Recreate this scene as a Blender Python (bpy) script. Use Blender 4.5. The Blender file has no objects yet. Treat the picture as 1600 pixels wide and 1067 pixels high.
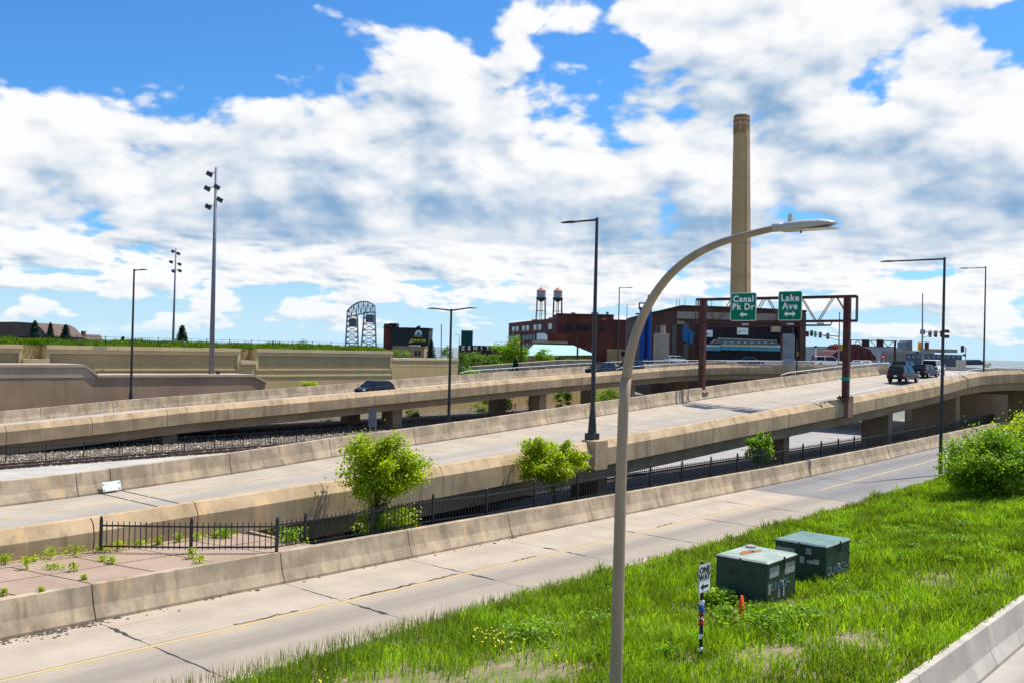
import bpy, bmesh, math, random
import numpy as np
from mathutils import Vector, Matrix
random.seed(7); rng = np.random.default_rng(7)
R = math.radians
scene = bpy.context.scene
C = scene.collection
# ------------------------------------------------------------------ camera
H = 8.2; FPX = 1500.0; ROLL = R(1.35); PITCH = math.atan(10.5/1500)
cam_d = bpy.data.cameras.new('camera'); cam = bpy.data.objects.new('camera', cam_d); C.objects.link(cam)
cam_d.sensor_width = 36; cam_d.lens = 33.75; cam_d.clip_start = 0.5; cam_d.clip_end = 30000
cam.matrix_world = Matrix.Translation((0, 0, H)) @ Matrix.Rotation(R(90)+PITCH, 4, 'X') @ Matrix.Rotation(ROLL, 4, 'Z')
scene.camera = cam
# ------------------------------------------------------------------ light
SUN_AZ, SUN_EL = R(56), R(60)
sd = bpy.data.lights.new('sun', 'SUN'); so = bpy.data.objects.new('sun', sd); C.objects.link(so)
sd.energy = 4.5; sd.angle = R(0.53); sd.color = (1, .955, .88)
sdir = Vector((math.sin(SUN_AZ)*math.cos(SUN_EL), math.cos(SUN_AZ)*math.cos(SUN_EL), math.sin(SUN_EL)))
so.rotation_euler = sdir.to_track_quat('Z', 'Y').to_euler(); so.location = (60, 60, 120)
scene.view_settings.view_transform = 'Standard'; scene.view_settings.look = 'None'
scene.view_settings.exposure = 0.46; scene.view_settings.gamma = 1
scene.view_settings.use_curve_mapping = False
scene.cycles.max_bounces = 5; scene.cycles.diffuse_bounces = 2; scene.cycles.glossy_bounces = 2; scene.cycles.transmission_bounces = 2; scene.cycles.transparent_max_bounces = 4

class NG:
    """tiny node-graph helper"""
    def __init__(s, nt): s.nt = nt
    def n(s, typ, **kw):
        nd = s.nt.nodes.new(typ)
        for k, val in kw.items(): setattr(nd, k, val)
        return nd
    def put(s, sock, val):
        if hasattr(val, 'is_linked') or isinstance(val, bpy.types.NodeSocket): s.nt.links.new(val, sock)
        else: sock.default_value = val
    def m(s, op, a, b=0.0, c=0.0, clamp=False):
        nd = s.n('ShaderNodeMath', operation=op); nd.use_clamp = clamp
        s.put(nd.inputs[0], a); s.put(nd.inputs[1], b); s.put(nd.inputs[2], c)
        return nd.outputs[0]
    def xyz(s, x, y, z=0.0):
        nd = s.n('ShaderNodeCombineXYZ')
        s.put(nd.inputs[0], x); s.put(nd.inputs[1], y); s.put(nd.inputs[2], z); return nd.outputs[0]
    def sep(s, vec):
        nd = s.n('ShaderNodeSeparateXYZ'); s.put(nd.inputs[0], vec); return nd.outputs
    def noise(s, vec, scale=1.0, detail=5.0, rough=.55, dist=0.0, dim='3D'):
        nd = s.n('ShaderNodeTexNoise', noise_dimensions=dim); s.put(nd.inputs['Vector'], vec)
        nd.inputs['Scale'].default_value = scale; nd.inputs['Detail'].default_value = detail
        nd.inputs['Roughness'].default_value = rough; nd.inputs['Distortion'].default_value = dist
        return nd.outputs['Fac']
    def sstep(s, x, a, b):
        nd = s.n('ShaderNodeMapRange', interpolation_type='SMOOTHSTEP'); s.put(nd.inputs[0], x)
        s.put(nd.inputs[1], a); s.put(nd.inputs[2], b); return nd.outputs[0]
    def mix(s, f, a, b):
        nd = s.n('ShaderNodeMix', data_type='RGBA'); s.put(nd.inputs[0], f)
        s.put(nd.inputs[6], a); s.put(nd.inputs[7], b); return nd.outputs[2]
    def scalevec(s, vec, sc):
        nd = s.n('ShaderNodeVectorMath', operation='MULTIPLY'); s.put(nd.inputs[0], vec); s.put(nd.inputs[1], sc); return nd.outputs[0]
def rgb(r, g, b): return (r, g, b, 1)

# ------------------------------------------------------------------ sky with clouds
world = bpy.data.worlds.new('World'); scene.world = world; world.use_nodes = True
nt = world.node_tree; nt.nodes.clear(); g = NG(nt)
sky = g.n('ShaderNodeTexSky', sky_type='NISHITA'); sky.sun_disc = False
sky.sun_elevation = SUN_EL; sky.sun_rotation = SUN_AZ; sky.altitude = 200; sky.air_density = 1.0; sky.dust_density = .6; sky.ozone_density = 2.0
SKY_STRENGTH = 0.12
d = g.n('ShaderNodeTexCoord').outputs['Generated']
dx, dy, dz = g.sep(d)
el = g.m('MAXIMUM', g.m('ARCSINE', dz), 0.0)
az = g.m('ARCTAN2', dx, dy)
def gauss(x0, y0, wx, wy):        # a bump at azimuth x0, elevation y0 (degrees)
    a = g.m('DIVIDE', g.m('SUBTRACT', az, R(x0)), R(wx)); b = g.m('DIVIDE', g.m('SUBTRACT', el, R(y0)), R(wy))
    return g.m('EXPONENT', g.m('MULTIPLY', g.m('ADD', g.m('MULTIPLY', a, a), g.m('MULTIPLY', b, b)), -1.0))
def wsum(lst):
    acc = None
    for amp, args in lst:
        t_ = g.m('MULTIPLY', gauss(*args), amp); acc = t_ if acc is None else g.m('ADD', acc, t_)
    return acc
BX, BY, LX, LY = 4.6, 8.2, 13.0, 40.0
def field(du, dv, dt=8.0, vd=2.0):
    pb = g.xyz(g.m('ADD', g.m('MULTIPLY', az, BX), 3.1+du), g.m('ADD', g.m('MULTIPLY', el, BY), 7.7+dv), 1.3)
    pl = g.xyz(g.m('ADD', g.m('MULTIPLY', az, LX), 1.7+du), g.m('ADD', g.m('MULTIPLY', el, LY), 2.2+dv), 4.1)
    nb = g.noise(pb, 1.0, dt, .55, .15, '2D'); nl = g.noise(pl, 1.0, dt-1, .55, .1, '2D')
    vo = g.n('ShaderNodeTexVoronoi', feature='F1', voronoi_dimensions='2D'); g.put(vo.inputs['Vector'], pb); vo.inputs['Scale'].default_value = 3.4; vo.inputs['Detail'].default_value = vd; vo.inputs['Roughness'].default_value = .55;
    nb = g.m('ADD', nb, g.m('MULTIPLY', g.m('SUBTRACT', .42, vo.outputs['Distance']), .13))
    f = g.sstep(el, R(4.2), R(8.0))
    return g.m('ADD', g.m('MULTIPLY', nb, f), g.m('MULTIPLY', nl, g.m('SUBTRACT', 1.0, f)))
n0 = field(0, 0); n1 = field(.05, .13, 6.0); n2 = field(.10, .38, 3.0, 0.0)
cov = wsum([(.30, (3, 12.0, 17, 5.6)), (.30, (-19, 9.0, 16, 3.9)), (.27, (24, 11, 9, 6)), (.26, (13, 19.9, 11, 2.4)), (.10, (0, 4.5, 40, 2.0)),
            (-.27, (-21, 18.4, 12.5, 3.4)), (-.20, (19.8, 14.0, 2.4, 1.5)), (-.26, (27.8, 17.0, 2.8, 1.6)), (-.24, (5.5, 17.4, 3.6, .9)), (-.16, (-6.5, 20.0, 4.5, 1.2))])
dens_raw = g.m('ADD', n0, cov)
mask = g.sstep(dens_raw, .488, .580)
relief = g.m('ADD', g.m('MULTIPLY', g.m('SUBTRACT', n0, n1), 1.7), g.m('MULTIPLY', g.m('SUBTRACT', n0, n2), 1.15))
thick = g.sstep(dens_raw, .62, 1.0)
base_dark = wsum([(.44, (1, 8.8, 13, 2.6)), (.30, (-17, 6.8, 11, 1.8)), (.26, (24, 7.6, 8, 2.0)), (.36, (9, 6.4, 8, 1.6)), (.16, (-12, 10.5, 8, 1.6)), (.22, (21, 11.0, 5, 1.3))])
lit = g.m('SUBTRACT', g.m('ADD', g.m('SUBTRACT', .98, g.m('MULTIPLY', thick, .14)), relief), base_dark, clamp=True)
lit = g.sstep(lit, .06, 1.12)
skyc = g.scalevec(sky.outputs[0], (SKY_STRENGTH,)*3)
skyc = g.scalevec(skyc, (.30, .66, 1.0))
cloudc = g.mix(lit, rgb(.17, .30, .46), rgb(.745, .742, .735))
low = g.sstep(el, R(0.0), R(7))
haze_sky = g.mix(low, rgb(.42, .60, .72), skyc)
maskl = g.m('MULTIPLY', mask, g.m('ADD', .80, g.m('MULTIPLY', g.sstep(el, R(0.3), R(4)), .18)))
maskl = g.m('MULTIPLY', maskl, g.sstep(el, R(.05), R(1.2)))
outc = g.mix(maskl, haze_sky, cloudc)
bg = g.n('ShaderNodeBackground'); g.put(bg.inputs[0], outc); bg.inputs[1].default_value = 1.0
wo = g.n('ShaderNodeOutputWorld'); nt.links.new(bg.outputs[0], wo.inputs[0])
world.cycles.sampling_method = 'MANUAL'; world.cycles.sample_map_resolution = 512

# ------------------------------------------------------------------ survey frame: s along the roads, t to their right
A = R(41); U = Vector((math.sin(A), math.cos(A), 0)); V = Vector((math.cos(A), -math.sin(A), 0)); O = Vector((-11.3, 26.4, 0))
def W(s, t, z=0.0): return O + U*s + V*t + Vector((0, 0, z))
ROT_U = math.atan2(U.y, U.x); ROT_V = math.atan2(V.y, V.x)
def ray(px, py):
    x, y = px-800, py-533.5; c, s = math.cos(ROLL), math.sin(ROLL)
    dd = Vector(((c*x+s*y)/FPX, 1, (s*x-c*y)/FPX)); c, s = math.cos(PITCH), math.sin(PITCH)
    return Vector((dd.x, dd.y*c-dd.z*s, dd.y*s+dd.z*c))
def at(px, py, Y):                       # the surveyed point at distance Y north of the viewpoint
    r = ray(px, py); k = Y/r.y; return Vector((r.x*k, Y, H+r.z*k))
def on_s(px, py, s0):
    r = ray(px, py); k = (s0+O.dot(U))/(r.x*U.x+r.y*U.y); return Vector((r.x*k, r.y*k, H+r.z*k))
def on_t(px, py, t0):
    r = ray(px, py); k = (t0+O.dot(V))/(r.x*V.x+r.y*V.y); return Vector((r.x*k, r.y*k, H+r.z*k))
def on_z(px, py, z0):
    r = ray(px, py); k = (z0-H)/r.z; return Vector((r.x*k, r.y*k, z0))
def interp(x, tab): return float(np.interp(x, [a for a, _ in tab], [b for _, b in tab]))

# ------------------------------------------------------------------ materials
MATS = {}
def mat(name, col, rough=.8, var=.15, scale=1.0, col2=None, spec=.25, metal=0.0, bump=0.0, stretch=(1, 1, 1), streak=0.0, island=0.0, fine=0.0, trans=0.0, emit=0.0, detail=6.0):
    if name in MATS: return MATS[name]
    m = bpy.data.materials.new(name); m.use_nodes = True; nt = m.node_tree; nt.nodes.clear(); q = NG(nt)
    out = q.n('ShaderNodeOutputMaterial'); b = q.n('ShaderNodeBsdfPrincipled'); nt.links.new(b.outputs[0], out.inputs[0])
    b.inputs['Roughness'].default_value = rough; b.inputs['Metallic'].default_value = metal
    b.inputs['Specular IOR Level'].default_value = spec
    pos = q.n('ShaderNodeNewGeometry').outputs['Position']
    p = q.scalevec(pos, stretch)
    c2 = col2 if col2 else tuple(max(0, c*(1-var*1.6)) for c in col)
    f = q.sstep(q.noise(p, scale, detail, .6), .34, .68)
    colr = q.mix(f, rgb(*c2), rgb(*col))
    if streak:
        st = q.noise(q.scalevec(pos, (2.2, 2.2, .12)), 1.0, 5, .65); st2 = q.sstep(st, .48, .74)
        colr = q.mix(q.m('MULTIPLY', st2, streak), colr, rgb(*(c*.38 for c in col)))
        sl = q.sstep(q.noise(q.scalevec(pos, (1.3, 1.3, .09)), 1.0, 4, .6), .55, .75)
        colr = q.mix(q.m('MULTIPLY', sl, streak*.55), colr, rgb(min(1, col[0]*1.45), min(1, col[1]*1.25), col[2]*.95))
    if fine:
        fn = q.noise(pos, 14.0, 4, .7); nd = q.m('ADD', q.m('MULTIPLY', q.m('SUBTRACT', fn, .5), fine*2), 1.0)
        colr = q.scalevec(colr, q.xyz(nd, nd, nd))
    if island:
        ri = q.n('ShaderNodeNewGeometry').outputs['Random Per Island']; k = q.m('ADD', q.m('MULTIPLY', ri, island*2), 1.0-island)
        colr = q.scalevec(colr, q.xyz(q.m('POWER', k, 1.25), k, k))
    q.put(b.inputs['Base Color'], colr)
    if bump:
        bn = q.n('ShaderNodeBump'); bn.inputs['Strength'].default_value = bump; bn.inputs['Distance'].default_value = .03
        nt.links.new(q.noise(p, scale*9, 5, .65), bn.inputs['Height']); nt.links.new(bn.outputs[0], b.inputs['Normal'])
    if trans:
        tr = q.n('ShaderNodeBsdfTranslucent'); q.put(tr.inputs[0], q.scalevec(colr, (1.5, 1.35, .6))); mx = q.n('ShaderNodeMixShader'); mx.inputs[0].default_value = trans
        nt.links.new(b.outputs[0], mx.inputs[1]); nt.links.new(tr.outputs[0], mx.inputs[2]); nt.links.new(mx.outputs[0], out.inputs[0])
    if emit:
        b.inputs['Emission Color'].default_value = rgb(*col); b.inputs['Emission Strength'].default_value = emit
    MATS[name] = m; return m
def ribbed(name, col, pitch, depth=.5, **kw):
    """concrete with fine cast vertical ribs along the road direction"""
    m = mat(name, col, **kw); nt = m.node_tree; q = NG(nt)
    b = [n for n in nt.nodes if n.type == 'BSDF_PRINCIPLED'][0]
    x, y, z = q.sep(q.n('ShaderNodeNewGeometry').outputs['Position'])
    s = q.m('ADD', q.m('MULTIPLY', x, U.x), q.m('MULTIPLY', y, U.y))
    w = q.m('SINE', q.m('MULTIPLY', s, 6.2832/pitch))
    bn = q.n('ShaderNodeBump'); bn.inputs['Strength'].default_value = depth; bn.inputs['Distance'].default_value = .08
    nt.links.new(w, bn.inputs['Height']); nt.links.new(bn.outputs[0], b.inputs['Normal'])
    return m
def road_mat(name, col, dark, lanes, rough=.85):
    """paving with tyre-polished bands along the lanes (t positions) and blotchy stains"""
    m = mat(name, col, rough=rough, var=.10, scale=.5, fine=.10, bump=.15); nt = m.node_tree; q = NG(nt)
    b = [n for n in nt.nodes if n.type == 'BSDF_PRINCIPLED'][0]
    base = b.inputs['Base Color'].links[0].from_socket
    pos = q.n('ShaderNodeNewGeometry').outputs['Position']; x, y, z = q.sep(pos)
    t = q.m('SUBTRACT', q.m('ADD', q.m('MULTIPLY', x, V.x), q.m('MULTIPLY', y, V.y)), O.dot(V))
    s = q.m('ADD', q.m('MULTIPLY', x, U.x), q.m('MULTIPLY', y, U.y))
    st = q.noise(q.xyz(q.m('MULTIPLY', s, .07), q.m('MULTIPLY', t, 1.6), 0), 1.0, 6, .6)
    acc = None
    for t0, w, k in lanes:
        a = q.m('DIVIDE', q.m('SUBTRACT', t, t0), w); e = q.m('MULTIPLY', q.m('EXPONENT', q.m('MULTIPLY', q.m('MULTIPLY', a, a), -1.0)), k)
        acc = e if acc is None else q.m('ADD', acc, e)
    f = q.m('MULTIPLY', acc, q.m('ADD', .35, q.m('MULTIPLY', st, 1.3)), clamp=True)
    c1 = q.mix(f, base, rgb(*dark))
    bl = q.sstep(q.noise(pos, .9, 7, .7), .60, .74)
    c2 = q.mix(q.m('MULTIPLY', bl, .30), c1, rgb(*dark))
    oil = q.sstep(q.noise(q.xyz(q.m('MULTIPLY', s, .25), q.m('MULTIPLY', t, 5.0), 3.0), 1.0, 3, .6), .63, .72)
    c2 = q.mix(q.m('MULTIPLY', oil, .5), c2, rgb(*(k*.8 for k in dark)))
    q.put(b.inputs['Base Color'], c2); return m

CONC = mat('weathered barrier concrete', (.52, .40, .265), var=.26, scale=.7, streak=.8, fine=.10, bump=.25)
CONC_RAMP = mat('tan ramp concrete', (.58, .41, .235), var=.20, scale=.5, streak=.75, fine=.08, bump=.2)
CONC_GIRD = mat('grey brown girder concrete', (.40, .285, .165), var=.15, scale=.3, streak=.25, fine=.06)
CONC_PALE = mat('pale grey concrete', (.47, .44, .38), var=.12, scale=.8, streak=.3, fine=.08, bump=.2)
CONC_NEW = mat('clean light concrete', (.52, .465, .385), var=.14, scale=.8, streak=.35, fine=.06)
ROADM = road_mat('worn concrete paving', (.455, .375, .285), (.26, .22, .175), [(3.2, 1.0, .95), (-.2, .6, .2), (4.6, .5, .4)])
ROADB = road_mat('ramp concrete paving', (.43, .365, .285), (.27, .24, .205), [(-9.3, 1.5, .75), (-12.2, .7, .45)])
ASPH = road_mat('grey asphalt paving', (.25, .235, .22), (.14, .135, .13), [(3.0, 1.0, .5), (-.4, .7, .6)])
ROADC = mat('far ramp paving', (.44, .39, .33), var=.1, scale=.4, fine=.06)
FARROAD = mat('under bridge roadway', (.36, .34, .32), var=.12, scale=.3)
APRON = mat('reddish apron concrete', (.38, .27, .195), var=.10, scale=.7, fine=.10, bump=.2)
JOINT = mat('dark joint filler', (.05, .045, .04), var=.1)
TAR = mat('black tar seal', (.05, .05, .055), rough=.5, var=.2, scale=4)
YELLOW = mat('yellow road paint', (.66, .41, .10), var=.22, scale=3, col2=(.50, .38, .20), fine=.2)
WHITEP = mat('white road paint', (.7, .68, .64), var=.15, scale=5)
BLACKM = mat('black painted steel', (.018, .020, .024), rough=.45, var=.1, spec=.5)
BRONZE = mat('dark bronze lamp steel', (.022, .020, .022), rough=.45, var=.15, spec=.5)
BROWNSTEEL = mat('weathering brown steel', (.105, .040, .034), rough=.75, var=.22, scale=1.2, streak=.3)
GALV = mat('galvanised steel', (.42, .44, .46), rough=.45, metal=.6, var=.1, scale=3)
GREYPOLE = mat('grey mast steel', (.20, .22, .26), rough=.5, var=.12, scale=2)
TANPOLE = mat('taupe painted aluminium', (.36, .265, .17), rough=.45, var=.12, scale=2.5, spec=.4, stretch=(1, 1, .2))
LAMPGREY = mat('lamp head grey paint', (.40, .39, .36), rough=.4, var=.06, spec=.5)
LENS = mat('lamp lens', (.62, .58, .50), rough=.25, var=.05, spec=.6)
RAILW = mat('white galvanised railing', (.68, .69, .70), rough=.4, var=.06)
GREEN_SIGN = mat('green sign sheeting', (.003, .185, .095), rough=.65, var=.06, scale=.8, spec=.12)
WHITE = mat('white reflective sheeting', (.82, .83, .82), rough=.4, var=.04)
BLACKINK = mat('black sign ink', (.012, .012, .014), rough=.5, var=.05)
TANWALL = mat('tan panel wall', (.66, .46, .21), var=.08, scale=.25, streak=.14, fine=.04)
TANCOP = mat('pale tan coping', (.68, .52, .28), var=.08, scale=.4, streak=.12)
TANRIB = ribbed('tan ribbed panel', (.50, .37, .18), .30, .06, var=.10, scale=.25, streak=.2)
BROWNRIB = ribbed('brown ribbed wall', (.42, .275, .165), .24, .05, var=.16, scale=.3, streak=.28)
BROWNCOP = mat('brown wall coping', (.50, .37, .25), var=.10, scale=.4, streak=.15)
GRAVEL = mat('railway ballast', (.22, .175, .13), var=.5, scale=3.5, bump=.8, fine=.3, rough=.95)
STONE = mat('ballast stones', (.38, .315, .235), var=.3, scale=2, island=.6)
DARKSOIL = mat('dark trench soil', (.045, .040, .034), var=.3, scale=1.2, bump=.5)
GROUNDM = mat('city ground', (.22, .205, .17), var=.3, scale=.02, col2=(.09, .12, .05))
SOIL = mat('verge soil', (.30, .215, .15), var=.25, scale=1.6, col2=(.13, .16, .04), bump=.6, fine=.3)
LAKE = mat('lake water', (.022, .085, .115), rough=.22, var=.2, scale=.004, spec=.4)
GRASSM = mat('grass blades', (.30, .50, .016), rough=.55, var=.36, scale=.55, island=.42, trans=.42, spec=.25)
GRASSTALL = mat('tall verge grass', (.21, .37, .025), rough=.6, var=.25, scale=.5, island=.36, trans=.35)
DRYM = mat('dry grass blades', (.40, .35, .17), rough=.7, var=.2, scale=1.2, island=.3, trans=.25)
FLOWER = mat('yellow wild flowers', (.80, .62, .02), rough=.6, var=.1)
LEAF_LIME = mat('bright lime leaves', (.40, .55, .012), rough=.5, var=.2, scale=.9, island=.30, trans=.5, spec=.4)
LEAF_MID = mat('fresh green leaves', (.25, .45, .014), rough=.5, var=.25, scale=.8, island=.36, trans=.45, spec=.45)
LEAF_FAR = mat('mid green leaves', (.14, .27, .018), rough=.55, var=.25, scale=.5, island=.35, trans=.3)
LEAF_DARK = mat('dark spruce needles', (.020, .065, .030), rough=.6, var=.25, scale=.8, island=.3, trans=.15)
BARK = mat('grey brown bark', (.10, .075, .055), rough=.9, var=.3, scale=4)
ORANGE = mat('safety orange plastic', (.90, .09, .008), rough=.45, var=.06)
BOXGREEN = mat('dark green cabinet paint', (.016, .046, .034), rough=.45, var=.14, scale=1.6, spec=.5, streak=.18)
BOXTOP = mat('faded green lid paint', (.17, .25, .22), rough=.5, var=.2, scale=1.8, col2=(.10, .19, .165), fine=.1)
BOXTOP2 = mat('chalky rusted lid paint', (.36, .40, .33), rough=.6, var=.3, scale=1.6, col2=(.22, .30, .25), fine=.15)
RUST = mat('rust stain', (.38, .13, .055), var=.3, scale=5)
STICKER = mat('faded paper sticker', (.40, .38, .33), var=.2, scale=7)
SPRAY = mat('pale blue spray paint', (.18, .26, .28), var=.2, scale=6)
BRICK_RED = mat('dark red brickwork', (.135, .038, .030), var=.25, scale=.25, streak=.35, fine=.1)
BRICK_BRN = mat('brown brickwork', (.125, .062, .046), var=.2, scale=.3, streak=.3, fine=.1)
BRICK_DK = mat('black painted cladding', (.022, .021, .022), var=.2, scale=.5)
WINDOW = mat('far window glass', (.30, .38, .44), rough=.15, var=.3, scale=1.5, spec=.6)
DARKWIN = mat('dark window glass', (.012, .016, .02), rough=.12, var=.2, spec=.6)
CHIM = mat('chimney buff brick', (.57, .35, .175), var=.08, scale=.12, streak=.14, fine=.06)
CHIMRED = mat('chimney red brick', (.27, .10, .065), var=.15, scale=.5)
BLUEP = mat('cobalt blue paint', (.008, .065, .30), rough=.5, var=.12, scale=.6, streak=.2)
BLUEL = mat('light blue machine paint', (.03, .22, .50), rough=.5, var=.1)
BANNER = mat('light blue banner', (.10, .42, .66), rough=.6, var=.2, scale=1.2)
GREENROOF = mat('pale green metal roof', (.40, .60, .54), rough=.5, var=.06, scale=.3)
TANBLD = mat('tan masonry', (.40, .28, .16), var=.12, scale=.4)
GREYBLD = mat('grey metal cladding', (.36, .38, .41), var=.07, scale=.2)
MAROON = mat('maroon dome cladding', (.115, .035, .040), var=.12, scale=.3)
ROOFBR = mat('brown shingle roof', (.155, .10, .085), var=.15, scale=.7)
SLATE = mat('dark slate wall', (.018, .032, .038), var=.15, scale=.3)
STEELBR = mat('silver bridge steel', (.25, .29, .34), rough=.5, var=.1, scale=.1)
TANKM = mat('tank grey paint', (.36, .38, .40), rough=.5, var=.14, scale=.4, streak=.3)
TANKROOF = mat('faded red tank roof', (.55, .17, .14), rough=.6, var=.15, scale=.6)
TYRE = mat('tyre rubber', (.015, .015, .016), rough=.85, var=.1)
RIM = mat('alloy rim', (.35, .36, .38), rough=.3, metal=.8, var=.05)
CARGLASS = mat('car glass', (.008, .011, .014), rough=.08, var=.1, spec=.4)
TAIL = mat('red tail lamp', (.45, .008, .012), rough=.25, var=.05, spec=.6)
HEADL = mat('clear head lamp', (.75, .77, .78), rough=.15, var=.04, spec=.7)
TEAL = mat('teal sign paint', (.0, .28, .22), var=.05)
SIGNBROWN = mat('brown sign back', (.055, .025, .022), var=.1)
REDLAMP = mat('lit red signal lens', (1.0, .03, .02), emit=1.6, var=.02)
AMBERH = mat('yellow signal housing', (.55, .33, .02), var=.1)
CABINET = mat('beige cabinet paint', (.45, .42, .36), var=.08)

# ------------------------------------------------------------------ mesh helpers
class MB:
    def __init__(s): s.v = []; s.f = []
    def add(s, vs, fs):
        o = len(s.v); s.v += [tuple(x) for x in vs]; s.f += [tuple(i+o for i in f) for f in fs]; return s
    def obox(s, o, a, b, c):
        o, a, b, c = Vector(o), Vector(a), Vector(b), Vector(c)
        return s.add([o, o+a, o+a+b, o+b, o+c, o+a+c, o+a+b+c, o+b+c],
                     [(0, 3, 2, 1), (4, 5, 6, 7), (0, 1, 5, 4), (1, 2, 6, 5), (2, 3, 7, 6), (3, 0, 4, 7)])
    def box(s, c, size, rz=0.0):
        cx, cy, cz = c; sx, sy, sz = size; ca, sa = math.cos(rz), math.sin(rz)
        a = Vector((ca*sx, sa*sx, 0)); b = Vector((-sa*sy, ca*sy, 0)); k = Vector((0, 0, sz))
        return s.obox(Vector(c)-a/2-b/2-k/2, a, b, k)
    def bar(s, p, q, w, h=None):
        p, q = Vector(p), Vector(q); d = q-p; h = h or w
        z = Vector((0, 0, 1)) if abs(d.normalized().z) < .95 else Vector((0, 1, 0))
        a = d.cross(z).normalized(); b = a.cross(d).normalized()
        return s.obox(p-a*w/2-b*h/2, d, a*w, b*h)
    def tube(s, pts, r, n=10, cap=True):
        pts = [Vector(p) for p in pts]; rs = r if isinstance(r, (list, tuple)) else [r]*len(pts)
        o = len(s.v); ref = None
        for i, p in enumerate(pts):
            dr = (pts[min(i+1, len(pts)-1)]-pts[max(i-1, 0)]).normalized()
            if ref is None: ref = Vector((1, 0, 0)) if abs(dr.x) < .9 else Vector((0, 1, 0))
            a = (ref-dr*ref.dot(dr)).normalized(); b = dr.cross(a); ref = a
            for k in range(n):
                an = 2*math.pi*k/n; s.v.append(tuple(p+(a*math.cos(an)+b*math.sin(an))*rs[i]))
        for i in range(len(pts)-1):
            for k in range(n):
                k2 = (k+1) % n; s.f.append((o+i*n+k, o+i*n+k2, o+(i+1)*n+k2, o+(i+1)*n+k))
        if cap:
            s.f.append(tuple(o+k for k in range(n))[::-1]); e = o+(len(pts)-1)*n; s.f.append(tuple(e+k for k in range(n)))
        return s
    def lathe(s, c, prof, n=16):           # prof: (radius, z)
        c = Vector(c); return s.tube([c+Vector((0, 0, z)) for _, z in prof], [max(r, .001) for r, _ in prof], n)
    def prism(s, poly, ext):               # polygon of 3-D points pushed along ext
        poly = [Vector(p) for p in poly]; ext = Vector(ext); n = len(poly)
        return s.add(poly+[p+ext for p in poly], [tuple(range(n))[::-1], tuple(range(n, 2*n))]+[(i, (i+1) % n, n+(i+1) % n, n+i) for i in range(n)])
    def sweep(s, pts, prof, norms):        # closed profile (a, b) swept along pts
        n = len(prof); vs = []; fs = []
        for p, nn in zip(pts, norms):
            for a, b in prof: vs.append(Vector(p)+Vector(nn)*a+Vector((0, 0, b)))
        for i in range(len(pts)-1):
            for k in range(n):
                k2 = (k+1) % n; fs.append((i*n+k, i*n+k2, (i+1)*n+k2, (i+1)*n+k))
        fs.append(tuple(range(n))); fs.append(tuple((len(pts)-1)*n+k for k in range(n))[::-1])
        return s.add(vs, fs)
    def strip(s, la, lb):                  # sheet between two polylines
        n = len(la); return s.add(list(la)+list(lb), [(i, i+1, n+i+1, n+i) for i in range(n-1)])
    def mesh(s, name, material, smooth=False, fix=True):
        me = bpy.data.meshes.new(name); me.from_pydata(s.v, [], s.f); me.update()
        if fix:
            bm = bmesh.new(); bm.from_mesh(me); bmesh.ops.recalc_face_normals(bm, faces=bm.faces); bm.to_mesh(me); bm.free()
        if material: me.materials.append(material)
        if smooth: me.polygons.foreach_set('use_smooth', [True]*len(me.polygons))
        return me
    def build(s, name, material, parent=None, smooth=False, local=False, bevel=0.0, fix=True):
        return link(name, s.mesh(name, material, smooth, fix), parent, local, bevel)
def link(name, me, parent=None, local=False, bevel=0.0, loc=None, rz=None):
    o = bpy.data.objects.new(name, me); C.objects.link(o)
    if parent is not None:
        o.parent = parent
        if not local and parent.type == 'EMPTY':
            o.matrix_parent_inverse = (Matrix.Translation(parent.location) @ Matrix.Rotation(parent.rotation_euler.z, 4, 'Z')).inverted()
    if loc is not None: o.location = loc
    if rz is not None: o.rotation_euler.z = rz
    if bevel:
        bv = o.modifiers.new('bevel', 'BEVEL'); bv.width = bevel; bv.segments = 2; bv.limit_method = 'ANGLE'
    return o
def tag(o, label, cat, group=None):
    o['label'] = label; o['category'] = cat
    if group: o['group'] = group
    return o
def thing(name, label, cat, loc=(0, 0, 0), rz=0.0, group=None):
    o = bpy.data.objects.new(name, None); C.objects.link(o); o.location = loc; o.rotation_euler.z = rz; o.empty_display_size = .3
    return tag(o, label, cat, group)
def struct(o): o['kind'] = 'structure'; return o
def stuff(o): o['kind'] = 'stuff'; return o
def text_mesh(txt, size, material, bold=.0, spacing=1.0, extrude=.004, align='CENTER'):
    cu = bpy.data.curves.new('lettering', 'FONT'); cu.body = txt; cu.size = size; cu.offset = bold; cu.space_character = spacing
    cu.align_x = align; cu.align_y = 'CENTER'; cu.extrude = extrude; cu.resolution_u = 3
    ob = bpy.data.objects.new('lettering', cu); C.objects.link(ob); bpy.context.view_layer.update()
    me = bpy.data.meshes.new_from_object(ob.evaluated_get(bpy.context.evaluated_depsgraph_get())); bpy.data.objects.remove(ob); bpy.data.curves.remove(cu)
    me.materials.clear(); me.materials.append(material); return me
def place_flat(me, name, origin, right, up, parent):
    """stand a flat XY mesh upright in the plane spanned by right / up"""
    r, u_ = Vector(right).normalized(), Vector(up).normalized(); n = r.cross(u_)
    M = Matrix((r, u_, n)).transposed().to_4x4(); M.translation = Vector(origin); me.transform(M); return link(name, me, parent)
def frange(a, b, st):
    n = max(1, round((b-a)/st)); return [a+(b-a)*i/n for i in range(n+1)]

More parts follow.
